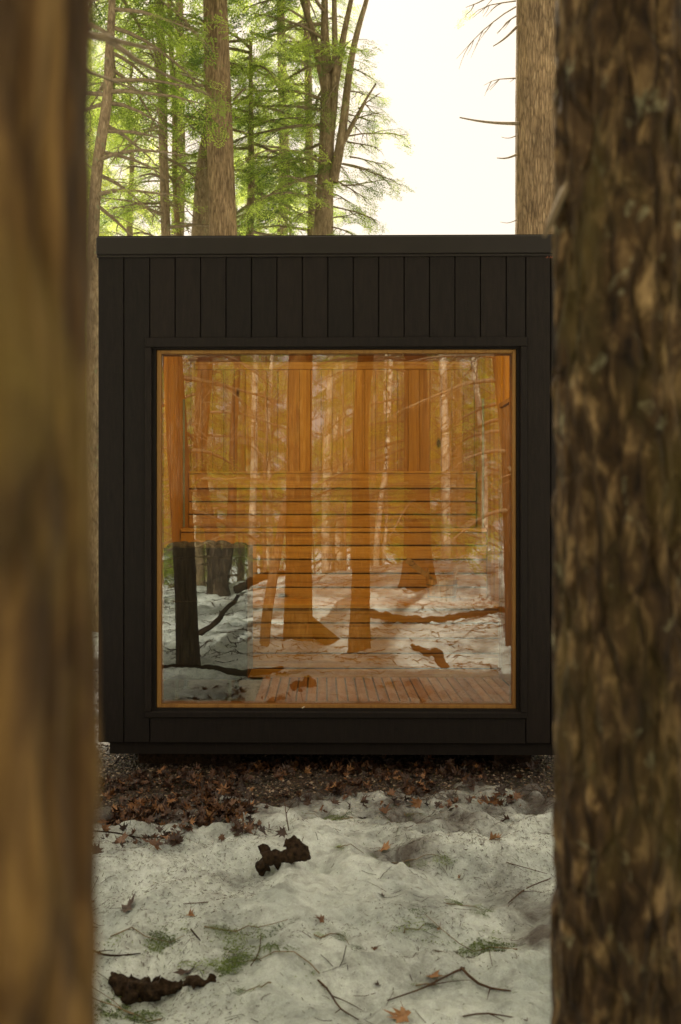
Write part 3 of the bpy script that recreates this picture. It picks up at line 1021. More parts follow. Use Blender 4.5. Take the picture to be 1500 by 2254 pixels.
# leaning dead trunk beside the near left tree
p = [(*mir(577, 1478, 8.7), .042), (*mir(588, 1350, 8.75), .045), (*mir(608, 1230, 8.85), .040), (*mir(626, 1120, 8.95), .030), (*mir(628, 1096, 8.95), .012)]
make_tree('dead_tree', 'thin leaning broken dead trunk mirrored left of centre in the window', None, [p], 'hemlock', None, sides=28, step=.03, amp=.12, seed=55)
# pale sunlit trunks
PALE = [
 ('spotted pale trunk mirrored above the right edge of the stove', [(556, 1290, 17), (558, 1150, 17), (560, 950, 17), (562, 775, 17)], .055, 1),
 ('clean pale trunk mirrored at the centre of the window', [(716, 1262, 19), (720, 1100, 19), (720, 950, 19), (730, 860, 19), (728, 775, 19)], .07, 2),
 ('slim pale stem curving right of the central pale trunk', [(732, 1250, 20), (735, 1050, 20), (746, 960, 20), (752, 860, 20), (757, 775, 20)], .032, 3),
 ('pale leaning trunk mirrored above the floorboards right of centre', [(822, 1262, 18), (834, 1150, 18), (848, 1040, 18), (856, 950, 18), (862, 775, 18)], .045, 4),
 ('thinner pale stem leaning beside the pale leaning trunk', [(838, 1262, 18.4), (850, 1120, 18.4), (853, 1000, 18.4), (846, 880, 18.4), (850, 775, 18.4)], .028, 5),
 ('reddish pale trunk mirrored right of the broad straight trunk', [(982, 1250, 17), (982, 1127, 17), (978, 950, 17), (974, 775, 17)], .07, 6),
 ('whitish stub trunk mirrored behind the stove stones', [(430, 1330, 18), (432, 1200, 18), (434, 1127, 18), (434, 775, 18)], .075, 7),
 ('grey upright stem mirrored left of the window right rim', [(1068, 1245, 17), (1068, 1127, 17), (1062, 950, 17), (1040, 775, 17)], .05, 8),
 ('slim pale stem mirrored between leaning dead trunk and spotted trunk', [(594, 1290, 20), (596, 1127, 20), (590, 950, 20), (600, 775, 20)], .04, 9),
]
for (lab, pts, r, sd) in PALE:
    P = [mir(*q) for q in pts]; P[0][2] = tz(P[0]) - .05
    path = [(*q, r * (1.25 - .1 * i)) for i, q in enumerate(P)]
    path = topped(path, 4, .1, r * .3)
    cr = Crown(60 + sd)
    for k in range(18):
        z = cr.rng.uniform(.8, 5.5); a = cr.rng.uniform(0, 6.28)
        c = [np.interp(z, [q[2] for q in path], [q[j] for q in path]) for j in (0, 1)]
        cr.bare((c[0], c[1], z), (math.cos(a), math.sin(a), .5), cr.rng.uniform(.6, 1.5), .012, 2)
    make_tree('tree', lab, None, [path], 'pale', cr, sides=20, step=.08, amp=.06, seed=60 + sd, wob=.05)
# leafless saplings behind
SAP = []
def sapling(seed, H):
    cr = Crown(seed)
    path = [(0, 0, -.1, .03), (.05, 0, H * .5, .018), (0, .08, H, .004)]
    for i in range(22):
        z = .6 + (H - .8) * i / 22; a = i * 2.4
        cr.bare((0, 0, z), (math.cos(a), math.sin(a), .7), 1.3 * (1 - z / H) + .35, .009, 2, .6)
    return make_tree('sapling', 'one of the leafless twiggy saplings in the wood mirrored in the window', 'leafless saplings reflected in the window', [path], 'hemlock_far', cr, sides=10, step=.2, seed=seed, wob=.1)
s1, s2_ = sapling(201, 5.0), sapling(202, 4.0)
spots = [(-1.9, 3.4), (2.9, 3.2), (-.9, 6.2), (1.6, 6.0), (.4, 7.5), (3.2, 6.4), (-2.8, 7.0), (2.2, 8.5), (-1.6, 9.5), (.9, 10), (3.9, 9.4), (-3.8, 10), (-.2, 12), (2.6, 12), (4.6, 13), (1.3, 4.9)]
for i, (x, d) in enumerate(spots):
    z = float(terrain(np.array([x]), np.array([-d]))[0])
    if i < 2: o = (s1, s2_)[i]; o.location = (x, -d, z)
    else: copy_tree((s1, s2_)[i % 2], (x, -d, z), rg.uniform(0, 6.28), rg.uniform(.7, 1.2))

# fallen wood on the snow behind the camera, seen in the glass
def stick(name, label, pts, rs, m='twig_brown', n=7, group=None, subs=()):
    g = Geo()
    q = resample([(*p_, r) for p_, r in zip(pts, rs)], .03)
    sd = int(abs(pts[0][0] * 1000)) % 97
    P = q[:, :3] + np.stack([fbm(np.stack([np.arange(len(q)) * .45, np.full(len(q), k * 7.), np.full(len(q), float(sd))], 1), 3, sd) - .5 for k in range(3)], 1) * float(max(rs)) * 1.1
    g.tube(P, q[:, 3] * (1 + .25 * (vn(np.stack([np.arange(len(q)) * .9, np.full(len(q), 3.), np.full(len(q), float(sd))], 1)) - .5)), n)
    for (t, ln, a, e) in subs:
        j = min(len(P) - 2, int(t * (len(P) - 1)))
        T = P[j + 1] - P[j]; T /= np.linalg.norm(T)
        side = np.cross(T, (0, 0, 1)); side /= np.linalg.norm(side) + 1e-9
        d = T * math.cos(a) + side * math.sin(a) + np.array([0, 0, e])
        s = np.linspace(0, 1, 5)[:, None]
        g.tube(P[j] + d * ln * s + np.array([0, 0, -.15 * ln]) * s * s, q[j, 3] * (.7 - .5 * s[:, 0]), 5)
    o = g.build(name, M[m], None, True, pts[0])
    return tag(o, label, 'branch' if 'branch' in name else 'log' if name == 'fallen_log' else 'twig', group)
def G(x, y, dz=0.0):
    return (x, y, float(np.maximum(snow_z(np.array([x]), np.array([y])), -9)[0]) + dz)
def MG(px, py, Z, dz=0):
    p = mir(px, py, Z); return G(p[0], p[1], dz)
stick('fallen_log', 'long curved fallen limb mirrored on bright snow at the window lower right', [MG(800, 1375, 10.9, .05), MG(870, 1385, 10.6, .05), MG(950, 1395, 10.4, .04), MG(1050, 1385, 10.6, .05), MG(1135, 1370, 10.9, .08)], (.05, .045, .03, .035, .03), 'dead_wood')
p0 = MG(435, 1415, 9.2, .03)
stick('fallen_branch', 'dark stick rising from the snow beside the dark trunk mirrored over the stove', [p0, (p0[0] + .16, p0[1], p0[2] + .12), (p0[0] + .38, p0[1] - .1, p0[2] + .36)], (.03, .027, .018), 'dead_wood', subs=((.5, .08, .8, .3),))
stick('fallen_log', 'low dark fallen log mirrored along the foot of the stove', [MG(345, 1478, 7.45, .02), MG(440, 1488, 7.4, .02), MG(545, 1492, 7.3, .02), MG(620, 1490, 7.4, .0)], (.03, .035, .03, .02), 'dead_wood')
stick('fallen_log', 'rotten short log mirrored just above the floorboards right of centre', [MG(905, 1436, 8.4, .02), MG(940, 1450, 8.2, .03), MG(962, 1478, 8.0, .02), MG(985, 1500, 7.7, -.02)], (.016, .034, .042, .03), 'dead_wood')
stick('fallen_log', 'dark log lying on the snow crest mirrored left of centre', [MG(520, 1322, 13.2, .12), MG(590, 1302, 13.8, .14), MG(660, 1295, 14.0, .12)], (.06, .05, .03), 'dead_wood')

# ------------------------------------------------------------------ the cabin
FY = 4.70
def X(px): return float(at(px, 1127, FY)[0])
def Zp(py): return float(at(712, py, FY)[2])
rb = random.Random(4)
x0, x1 = X(216), X(1268)
zb, zt = Zp(1636), Zp(561)
yb = 7.18
sauna = empty('sauna_cabin', ((x0 + x1) / 2, FY, zb), 'small black timber sauna cabin with a big square window, standing on gravel', 'sauna')
O = np.array(sauna.location)
def part(g, name, mat, parent=sauna, smooth=False):
    ob = g.build(name, M[mat], None, smooth, O)
    ob.parent = parent
    ob.location = (0, 0, 0)
    return ob

seams = [216, 273, 330, 386, 442, 498, 554, 610, 666, 722, 778, 834, 890, 946, 1002, 1058, 1115, 1158, 1213, 1268]
cw0, cw1 = X(320), X(1160)          # casing outside
cz1, cz0 = Zp(743), Zp(1580)
g = Geo()
gap = .0021
for i in range(len(seams) - 1):
    a, b = X(seams[i]) + gap, X(seams[i + 1]) - gap
    t = rb.random()
    dy = rb.uniform(0, .0015)
    if b < cw0 + .03 or a > cw1 - .01:
        g.box(a, b, FY + dy, FY + .02, zb + rb.uniform(0, .003), zt, t, .0022)
    else:
        g.box(a, b, FY + dy, FY + .02, cz1 - .03, zt, t, .0022)
g.box(X(330) + .0022, X(1158) - .0022, FY + .0008, FY + .02, zb, cz0 + .03, .3, .0022)
part(g, 'front_cladding', 'black')
g = Geo()   # side and rear boards
for (side, xa) in ((-1, x0), (1, x1)):
    y = FY + .0215
    while y < yb - .01:
        w = min(.12, yb - y)
        g.box(xa - side * .001, xa - side * .021, y + gap, y + w - gap, zb, zt, rb.random(), .0022)
        y += w
xx = x0 + .022
while xx < x1 - .03:
    w = min(.12, x1 - .022 - xx)
    g.box(xx + gap, xx + w - gap, yb - .002, yb + .018, zb, zt, rb.random(), .0022)
    xx += w
part(g, 'side_cladding', 'black')
# wall cores (keep daylight out of the joints)
ix0, ix1 = float(at(421, 1127, 7.0)[0]), float(at(1045, 1127, 7.0)[0])
iz0, iz1 = EYE - .995, float(at(712, 797, 7.0)[2])
iyf, iyb = 4.80, 7.0
op = [X(334), X(1146), Zp(1567), Zp(764)]      # wall opening
g = Geo()
for (a, b, c, d) in ((x0 + .022, op[0], zb + .005, zt), (op[1], x1 - .022, zb + .005, zt), (op[0], op[1], op[3], zt), (op[0], op[1], zb + .005, op[2])):
    g.box(a, b, FY + .0205, iyf - .014, c, d)
g.box(x0 + .022, ix0 - .014, iyf - .0135, yb - .004, zb + .005, zt)
g.box(ix1 + .014, x1 - .022, iyf - .0135, yb - .004, zb + .005, zt)
g.box(ix0 - .0135, ix1 + .0135, iyb + .014, yb - .005, zb + .005, zt)
part(g, 'wall_core', 'black')
g = Geo().box(X(213), X(1271), FY - .012, yb + .03, zt + .002, Zp(521), .5, .004)
part(g, 'roof_fascia', 'fascia')
g = Geo().box(X(216), X(1268), FY + .002, yb + .01, Zp(521) + .001, Zp(521) + .008)
part(g, 'roof', 'fascia')
g = Geo().box(X(214), X(1270), FY - .006, FY + .02, zt - .010, zt + .0015, .5, .002)
part(g, 'drip_edge', 'fascia')
# floor frame and skids
g = Geo().box(x0 + .05, x1 - .03, FY + .03, yb - .02, zb - .06, zb + .004)
part(g, 'floor_frame', 'black')
for (a, b) in ((X(285), X(520)), (X(1105), X(1192))):
    part(Geo().box(a, b, FY + .22, yb - .2, -.03, zb - .061, .0, .006), 'skid_beam', 'dead_wood')
# window
win = bpy.data.objects.new('window', None); COL.objects.link(win); win.parent = sauna
g = Geo()
pr = .012
g.box(cw0, cw1, FY - pr, FY + .03, op[3], cz1, .5, .003)
g.box(cw0, cw1, FY - pr + .001, FY + .03, cz0, op[2], .4, .003)
g.box(cw0, op[0], FY - pr + .0005, FY + .03, op[2], op[3], .6, .003)
g.box(op[1], cw1, FY - pr + .0005, FY + .03, op[2], op[3], .5, .003)
part(g, 'window_casing', 'black', win)
g = Geo()   # dark inner step
s = [X(343), X(1139), Zp(1561), Zp(768)]
g.box(op[0] + .0005, s[0], FY + .012, iyf, op[2], op[3]); g.box(s[1], op[1] - .0005, FY + .012, iyf, op[2], op[3])
g.box(s[0], s[1], FY + .012, iyf, s[3], op[3] - .0005); g.box(s[0], s[1], FY + .012, iyf, op[2] + .0005, s[2])
part(g, 'window_step', 'black', win)
g = Geo()   # pale wooden stop round the glass
c = [X(353), X(1131), Zp(1553), Zp(776)]
g.box(s[0] + .0005, c[0], FY + .022, iyf + .012, s[2], s[3], .75, .003); g.box(c[1], s[1] - .0005, FY + .022, iyf + .012, s[2], s[3], .45, .003)
g.box(c[0], c[1], FY + .0225, iyf + .012, c[3], s[3] - .0005, .6, .002); g.box(c[0], c[1], FY + .0225, iyf + .012, s[2] + .0005, c[2], .35, .002)
part(g, 'window_frame', 'cedar_pale', win)
g = Geo().box(c[0] + .0005, c[1] - .0005, GLASS_Y, GLASS_Y + .006, c[2] + .0005, c[3] - .0005)
pane = part(g, 'glass_pane', 'clear', win)
pane.data.materials.append(M['glass'])
for f in pane.data.polygons:
    if f.normal.y < -.9: f.material_index = 1
# flaked paint chips on the sill
g = Geo()
for (px, py, w) in ((660, 1562, .055), (380, 1563, .02), (668, 1557, .015), (1110, 1564, .012)):
    q = at(px, py, FY + .018)
    ang = np.linspace(-w / 2, w / 2, 7)
    pts = np.stack([q[0] + ang, np.full(7, FY + .016), q[2] + .003 * np.sin(ang * 260)], 1)
    g.tube(pts, [.0006, .0022, .0028, .0018, .003, .002, .0006], 5)
part(g, 'sill_flakes', 'flake', win)
# faded stamp at the top right board
tcu = bpy.data.curves.new('stamp', 'FONT'); tcu.body = '3.0'; tcu.size = .030; tcu.extrude = .0003
tmp = bpy.data.objects.new('stamp_curve', tcu); COL.objects.link(tmp)
bpy.context.view_layer.update()
tme = bpy.data.meshes.new_from_object(tmp.evaluated_get(bpy.context.evaluated_depsgraph_get()))
bpy.data.objects.remove(tmp)
to = bpy.data.objects.new('stamp', tme); COL.objects.link(to); to.parent = sauna
tme.materials.clear(); tme.materials.append(M['ink'])
q = at(1201, 568, FY - .002)
to.location = (q[0] - O[0], FY - .0012 - O[1], q[2] - O[2]); to.rotation_euler = (R90, 0, 0)

# interior lining: upright boards
def boards(g, a, b, fixed, axis, z0, z1, pitch=.0765, th=.013, face=1):
    u = a
    while u < b - .004:
        w = min(pitch, b - u)
        t = rb.random()
        if axis == 'x':
            g.box(u + .0008, u + w - .0008, fixed, fixed + th * face, z0, z1, t, .002)
        else:
            g.box(fixed, fixed + th * face, u + .0008, u + w - .0008, z0, z1, t, .002)
        u += w
g = Geo(); boards(g, ix0, ix1, iyb + .013, 'x', iz0, iz1, face=-1); part(g, 'back_wall', 'cedar')
g = Geo(); boards(g, iyf, iyb, ix0 - .013, 'y', iz0, iz1, face=1); part(g, 'left_wall', 'cedar')
DY0, DY1, DZ = 5.05, 5.93, 1.895
g = Geo(); boards(g, iyf, DY0 - .06, ix1 + .013, 'y', iz0, iz1, face=-1); boards(g, DY1 + .003, iyb, ix1 + .013, 'y', iz0, iz1, face=-1)
boards(g, DY0 - .06, DY1 + .003, ix1 + .013, 'y', DZ + .003, iz1, face=-1)
part(g, 'right_wall', 'cedar')
g = Geo()
v = ix0
yy = iyf - .013
while yy < iyb:
    w = min(.0765, iyb - yy); g.box(ix0 - .012, ix1 + .012, yy + .0008, yy + w - .0008, iz1, iz1 + .013, rb.random(), .002); yy += w
part(g, 'ceiling', 'cedar_x')
g = Geo().box(ix0 + .03, ix1 - .03, iyb - .03, iyb - .001, iz1 - .055, iz1 - .001, .8, .003)
part(g, 'ceiling_trim', 'cedar_x')
g = Geo().box(ix0 - .013, ix1 + .013, iyf - .013, iyb + .013, zb + .006, iz0 - .012)
part(g, 'floor_tiles', 'tile')
# door in the right wall
door = bpy.data.objects.new('door', None); COL.objects.link(door); door.parent = sauna
g = Geo().box(ix1 - .006, ix1 + .0125, DY0, DY1 - .03, iz0 + .01, DZ - .03, .95, .003)
part(g, 'door_panel', 'cedar_pale', door)
g = Geo().box(ix1 - .02, ix1 + .0125, DY1 - .029, DY1 + .002, iz0, DZ, .9, .003).box(ix1 - .02, ix1 + .0125, DY0 - .055, DY1 - .030, DZ - .029, DZ, .8, .003).box(ix1 - .02, ix1 + .0125, DY0 - .055, DY0 - .001, iz0, DZ - .03, .8, .003)
part(g, 'door_frame', 'cedar_pale', door)
g = Geo().tube([(ix1 - .04, DY0 + .1, 1.05), (ix1 - .04, DY0 + .1, 1.35)], .012, 10).box(ix1 - .04, ix1 - .006, DY0 + .09, DY0 + .11, 1.09, 1.11).box(ix1 - .04, ix1 - .006, DY0 + .09, DY0 + .11, 1.29, 1.31)
part(g, 'door_handle', 'cedar', door)
# corner light channels (unlit)
for xs in (ix0 + .001, ix1 - .013):
    part(Geo().box(xs, xs + .012, 6.585, 6.600, 1.15, 2.0, .5, .001), 'light_channel', 'silver')
# added fill light, unseen above the window, to brighten the cabin interior
fill_lamp = bpy.data.objects.new('added_fill_lamp', None); COL.objects.link(fill_lamp); fill_lamp.parent = sauna
part(Geo().box(-.6, .75, iyf + .002, iyf + .07, iz1 - .10, iz1 - .003, .5, .004), 'fill_housing', 'cedar_x', fill_lamp)
dif = part(Geo().box(-.58, .73, iyf + .0705, iyf + .074, iz1 - .09, iz1 - .02, .5, .001), 'fill_diffuser', 'fill_lamp', fill_lamp)
ll = bpy.data.lights.new('fill_light', 'AREA'); ll.shape = 'RECTANGLE'; ll.size = 1.3; ll.size_y = .07
ll.energy = 14; ll.color = (1.0, .68, .24)
lo = bpy.data.objects.new('fill_light', ll); COL.objects.link(lo); lo.parent = fill_lamp
lo.location = (.075 - O[0], iyf + .085 - O[1], iz1 - .055 - O[2]); lo.rotation_euler = (math.radians(68), 0, 0)
# benches
ub = bpy.data.objects.new('upper_bench', None); COL.objects.link(ub); ub.parent = sauna
lb = bpy.data.objects.new('lower_bench', None); COL.objects.link(lb); lb.parent = sauna
def slat_front(parent, y, ztop, n_, pitch, xa, xb, fg=.0045, zlast=None):
    z = ztop
    for i in range(n_):
        z2 = z - pitch + fg
        if zlast is not None and i == n_ - 1: z2 = zlast
        part(Geo().box(xa, xb, y, y + .022, z2, z, rb.random() * .7 + .15, .002), 'slat', 'cedar_x', parent)
        z -= pitch
    return z
UBZ, LBZ = 1.144, .698
UY, LY = 6.45, 5.95
g = Geo().box(ix0 + .005, ix1 - .005, UY - .012, UY + .011, UBZ - .024, UBZ, .85, .002)
part(g, 'front_edge', 'cedar_x', ub)
for k in range(5):
    ya = UY + .014 + k * .095
    part(Geo().box(ix0 + .005, ix1 - .005, ya, ya + .088, UBZ - .022, UBZ - .001, rb.random(), .002), 'seat_slat', 'cedar_x', ub)
slat_front(ub, UY + .0, UBZ - .026, 5, .0905, ix0 + .005, ix1 - .005, .009)
g = Geo().box(X(0), 0, 0, 0, 0, 0) if False else Geo()
lx0 = float(at(520, 1127, LY)[0])
g.box(lx0, ix1 - .004, LY - .012, LY + .011, LBZ - .024, LBZ, .95, .002)
part(g, 'front_edge', 'cedar_x', lb)
for k in range(5):
    ya = LY + .014 + k * .095
    part(Geo().box(lx0, ix1 - .004, ya, ya + .088, LBZ - .022, LBZ - .001, rb.random() * .6 + .4, .002), 'seat_slat', 'cedar_x', lb)
zz = slat_front(lb, LY, LBZ - .026, 5, .0905, lx0, ix1 - .004, .008, iz0 + .004)
br = bpy.data.objects.new('backrest', None); COL.objects.link(br); br.parent = sauna
bz = float(at(712, 1043, 6.86)[2])
for i in range(4):
    part(Geo().box(ix0 + .004, ix1 - .012, 6.86 + .0, 6.88, bz - .106 - (i - 1) * .0895 - .0810 if i else bz - .098, bz - .106 - (i - 1) * .0895 if i else bz, rb.random() * .7 + .15, .002), 'slat', 'cedar_x', br)
part(Geo().box(ix0 + .003, ix1 - .010, 6.85, 6.99, bz + .001, bz + .018, .85, .002), 'top_rail', 'cedar_x', br)

# duckboard on the floor
db = empty('duckboard', (0, 5.4, iz0), 'slatted wooden duckboard lying on the sauna floor inside the window', 'floor mat')
dx0 = float(at(557, 1554, 5.10)[0])
x = dx0
i = 0
while x < ix1 - .02:
    w = .0545
    g = Geo().box(x + .0035, min(x + w, ix1 - .003) - .0035, iyf + .02, LY - .004, iz0 - .010, iz0 + .008, rb.random(), .0025)
    o = g.build('slat', M['duck'], None, False, (0, 5.4, iz0)); o.parent = db; o.location = (0, 0, 0)
    x += w
for yy in (4.95, 5.4, 5.85):
    g = Geo().box(dx0 + .01, ix1 - .01, yy - .02, yy + .02, iz0 - .0118, iz0 - .0105)
# stove
HX0, HX1 = float(at(360, 1127, 5.3)[0]), float(at(545, 1127, 5.3)[0])
HY0, HY1 = 5.30, 5.72
hz1 = float(at(452, 1206, 5.3)[2]); hz0 = iz0 + .10
st = empty('sauna_stove', ((HX0 + HX1) / 2, 5.5, iz0 - .012), 'black box-shaped sauna stove topped with stones, inside the window lower left', 'stove')
SO = np.array(st.location)
def sp(g, name, mat, parent=st, smooth=False):
    o = g.build(name, M[mat], None, smooth, SO); o.parent = parent; o.location = (0, 0, 0); return o
g = Geo().box(HX0, HX1, HY0, HY1, hz0, hz1 - .05, .5, .006)
for (a, b, c, d) in ((HX0, HX1, HY0, HY0 + .012), (HX0, HX1, HY1 - .012, HY1), (HX0, HX0 + .012, HY0 + .012, HY1 - .012), (HX1 - .012, HX1, HY0 + .012, HY1 - .012)):
    g.box(a, b, c, d, hz1 - .049, hz1)
body = sp(g, 'body', 'steel')
sp(Geo().box(HX0 + .03, HX1 - .045, HY0 - .006, HY0 - .0005, hz0 + .08, hz0 + .42, .5, .003), 'front_plate', 'steel')
rs = np.random.default_rng(8)
def rock(c, r, seed):
    a = np.linspace(0, 2 * np.pi, 12, endpoint=False); b = np.linspace(-R90, R90, 8)
    A, B = np.meshgrid(a, b)
    d = np.stack([np.cos(A) * np.cos(B), np.sin(A) * np.cos(B), np.sin(B) * .7], -1).reshape(-1, 3)
    d = d * (r * (.75 + .5 * fbm(d * 1.3 + seed * 3.7, 2, seed)))[:, None] + c
    i = np.arange(7)[:, None] * 12; j = np.arange(12)[None]; j2 = (j + 1) % 12
    return d, np.stack([i + j, i + j2, i + 12 + j2, i + 12 + j], -1).reshape(-1, 4)
k = 0
for yy in np.linspace(HY0 + .07, HY1 - .07, 4):
    for xx in np.linspace(HX0 + .06, HX1 - .06, 5):
        v, f = rock(np.array([xx + rs.uniform(-.015, .015), yy, hz1 - .012 + rs.uniform(-.01, .012)]), rs.uniform(.042, .058), k)
        sp(Geo().add(v, [f]), 'stone', 'stove_stone', smooth=True); k += 1
for (lx, ly) in ((float(at(390, 1127, 5.33)[0]), 5.33), (float(at(506, 1127, 5.33)[0]), 5.33), (HX0 + .07, HY1 - .04), (HX1 - .09, HY1 - .04)):
    sp(Geo().tube([(lx, ly, iz0 - .011), (lx, ly, hz0 + .002)], [.012, .012], 12).tube([(lx, ly, iz0 - .0115), (lx, ly, iz0 - .004)], [.022, .02], 12), 'leg', 'silver')
# bucket and ladle
bp = at(973, 1322, 6.2); bp[2] = LBZ - .001
bk = empty('bucket', bp, 'small wooden stave bucket standing on the lower sauna bench', 'bucket')
def bput(g, name, mat, smooth=False):
    o = g.build(name, M[mat], None, smooth); o.parent = bk; return o
g = Geo()
NB = 14
H, r0, r1 = .135, .084, .097
for i in range(NB):
    a0, a1 = i * 2 * np.pi / NB + .015, (i + 1) * 2 * np.pi / NB - .015
    hh = H + (.07 if i in (0, 7) else 0)
    vs = []
    for z, r in ((0, r0), (hh, r0 + (r1 - r0) * hh / H)):
        for rr in (r, r - .011):
            for aa in (a0, (a0 + a1) / 2, a1):
                vs.append((rr * math.cos(aa), rr * math.sin(aa), z))
    q = [(0, 1, 7, 6), (1, 2, 8, 7), (3, 9, 10, 4), (4, 10, 11, 5), (0, 6, 9, 3), (2, 5, 11, 8), (6, 7, 10, 9), (7, 8, 11, 10), (0, 3, 4, 1), (1, 4, 5, 2)]
    g.add(vs, [np.array(q)], rb.random())
bput(g, 'staves', 'bucket')
g = Geo()
for z in (.03, .103):
    a = np.linspace(0, 2 * np.pi, 33)
    r = r0 + (r1 - r0) * z / H + .0012
    g.tube(np.stack([r * np.cos(a), r * np.sin(a), np.full(33, z)], 1), .0022, 6, cap=False)
bput(g, 'hoops', 'silver', True)
a = np.linspace(0, 2 * np.pi, 24, endpoint=False)
g = Geo().add(np.stack([.075 * np.cos(a), .075 * np.sin(a), np.full(24, .012)], 1), [np.arange(24)[None]])
bput(g, 'bottom', 'bucket')
la, lb_ = at(896, 1232, 6.1), at(952, 1276, 6.2)
ld = empty('ladle', tuple(lb_), 'flat-handled wooden ladle leaning out of the small bucket', 'ladle')
d = (la - lb_)
e = lb_ - d * .55; e[2] = max(e[2], LBZ + .03)
g = Geo()
dn = d / np.linalg.norm(d); nn = np.cross(dn, (0, 1, 0)); nn /= np.linalg.norm(nn)
vs = []
for (pt, w) in ((la, .014), (la - dn * .012, .019), (lb_, .012), (e, .010)):
    for sy in (-.004, .004):
        for sw in (-w, w):
            vs.append(pt + nn * sw + np.array([0, sy, 0]) - lb_)
q = [(0, 1, 3, 2)]
for s in range(3):
    b4 = s * 4
    q += [(b4, b4 + 4, b4 + 5, b4 + 1), (b4 + 2, b4 + 3, b4 + 7, b4 + 6), (b4, b4 + 2, b4 + 6, b4 + 4), (b4 + 1, b4 + 5, b4 + 7, b4 + 3)]
q.append((12, 14, 15, 13))
g.add(vs, [np.array(q)], .7)
o = g.build('handle', M['bucket'], ld)
a = np.linspace(0, 2 * np.pi, 17)
g = Geo().tube(np.stack([.022 * np.cos(a), np.full(17, -.006), .013 * np.sin(a)], 1) + (la - dn * .04 - lb_), .0014, 5, cap=False)
g.build('cord', M['steel'], ld, True)
v, f = rock(e - lb_, .03, 4)
Geo().add(v, [f]).build('scoop', M['bucket'], ld, True)

# ------------------------------------------------------------------ forest floor
rf = np.random.default_rng(12)
def top_z(x, y): return np.maximum(snow_z(x, y), soil_z(x, y))

# gravel stones
def pebbles(n_, xr, yr, smin, smax, seed):
    r_ = np.random.default_rng(seed)
    x = r_.uniform(*xr, n_); y = r_.uniform(*yr, n_)
    keep = snow_z(x, y) < soil_z(x, y) + .012
    x, y = x[keep], y[keep]
    z = soil_z(x, y)
    base = np.array([(1, 0, 0), (-1, 0, 0), (0, 1, 0), (0, -1, 0), (0, 0, 1), (0, 0, -1)], float)
    f = np.array([(0, 2, 4), (2, 1, 4), (1, 3, 4), (3, 0, 4), (2, 0, 5), (1, 2, 5), (3, 1, 5), (0, 3, 5)])
    k = len(x)
    s = r_.uniform(smin, smax, k) ** 1.0
    dim = s[:, None] * r_.uniform(.5, 1.2, (k, 3)) * np.array([1, 1, .6])
    a = r_.uniform(0, 6.28, k); c, s_ = np.cos(a), np.sin(a)
    v = base[None] * dim[:, None]
    v = v + r_.normal(0, .15, v.shape) * s[:, None, None]
    vx = v[..., 0] * c[:, None] - v[..., 1] * s_[:, None]; vy = v[..., 0] * s_[:, None] + v[..., 1] * c[:, None]
    v = np.stack([vx + x[:, None], vy + y[:, None], v[..., 2] + z[:, None] + s[:, None] * .2], -1)
    t = r_.random(k) ** 1.6
    return v.reshape(-1, 3), (np.arange(k)[:, None, None] * 6 + f[None]).reshape(-1, 3), np.repeat(t, 6)
g = Geo()
v, f, t = pebbles(26000, (-1.9, 1.7), (3.95, 5.2), .004, .011, 5); g.add(v, [f], t)
v, f, t = pebbles(9000, (-3.2, -1.0), (5.0, 8.4), .006, .014, 6); g.add(v, [f], t)
tag(g.build('gravel', M['stone']), 'dark gravel strewn around the foot of the cabin', 'gravel', kind='stuff')

# maple leaves
def leaf_mesh(r_, size):
    ang = np.radians([-90, -60, -28, -12, 8, 22, 38, 60, 74, 90, 106, 120, 142, 158, 172, 192, 208, 240])
    rad = np.array([.30, .42, .72, .45, .95, .55, .50, 1.0, .62, 1.15, .62, 1.0, .50, .55, .95, .45, .72, .42]) * (1 + r_.normal(0, .07, 18))
    mid = .45
    P = np.stack([np.cos(ang) * rad, np.sin(ang) * rad], 1)
    Q = P * mid
    vs = np.vstack([[0, 0], Q, P])
    c1, c2, ph = r_.uniform(.1, 1.1), r_.uniform(-.6, .6), r_.uniform(0, 6.28)
    rr = np.linalg.norm(vs, axis=1); aa = np.arctan2(vs[:, 1], vs[:, 0])
    z = c1 * rr ** 2 * np.cos(aa - ph) ** 2 + c2 * rr * .4 * np.sin(2 * aa + ph) + .10 * np.sin(aa * 5 + ph) * rr
    v = np.column_stack([vs, z]) * size
    k = np.arange(18); k2 = (k + 1) % 18
    tri = np.stack([np.zeros(18, int), 1 + k, 1 + k2], 1)
    qd = np.stack([1 + k, 19 + k, 19 + k2, 1 + k2], 1)
    return v, tri, qd
def rotm(r_, tilt):
    a = r_.uniform(0, 6.28)
    return np.array(Matrix.Rotation(r_.normal(0, tilt), 3, 'X') @ Matrix.Rotation(r_.normal(0, tilt), 3, 'Y') @ Matrix.Rotation(a, 3, 'Z'))
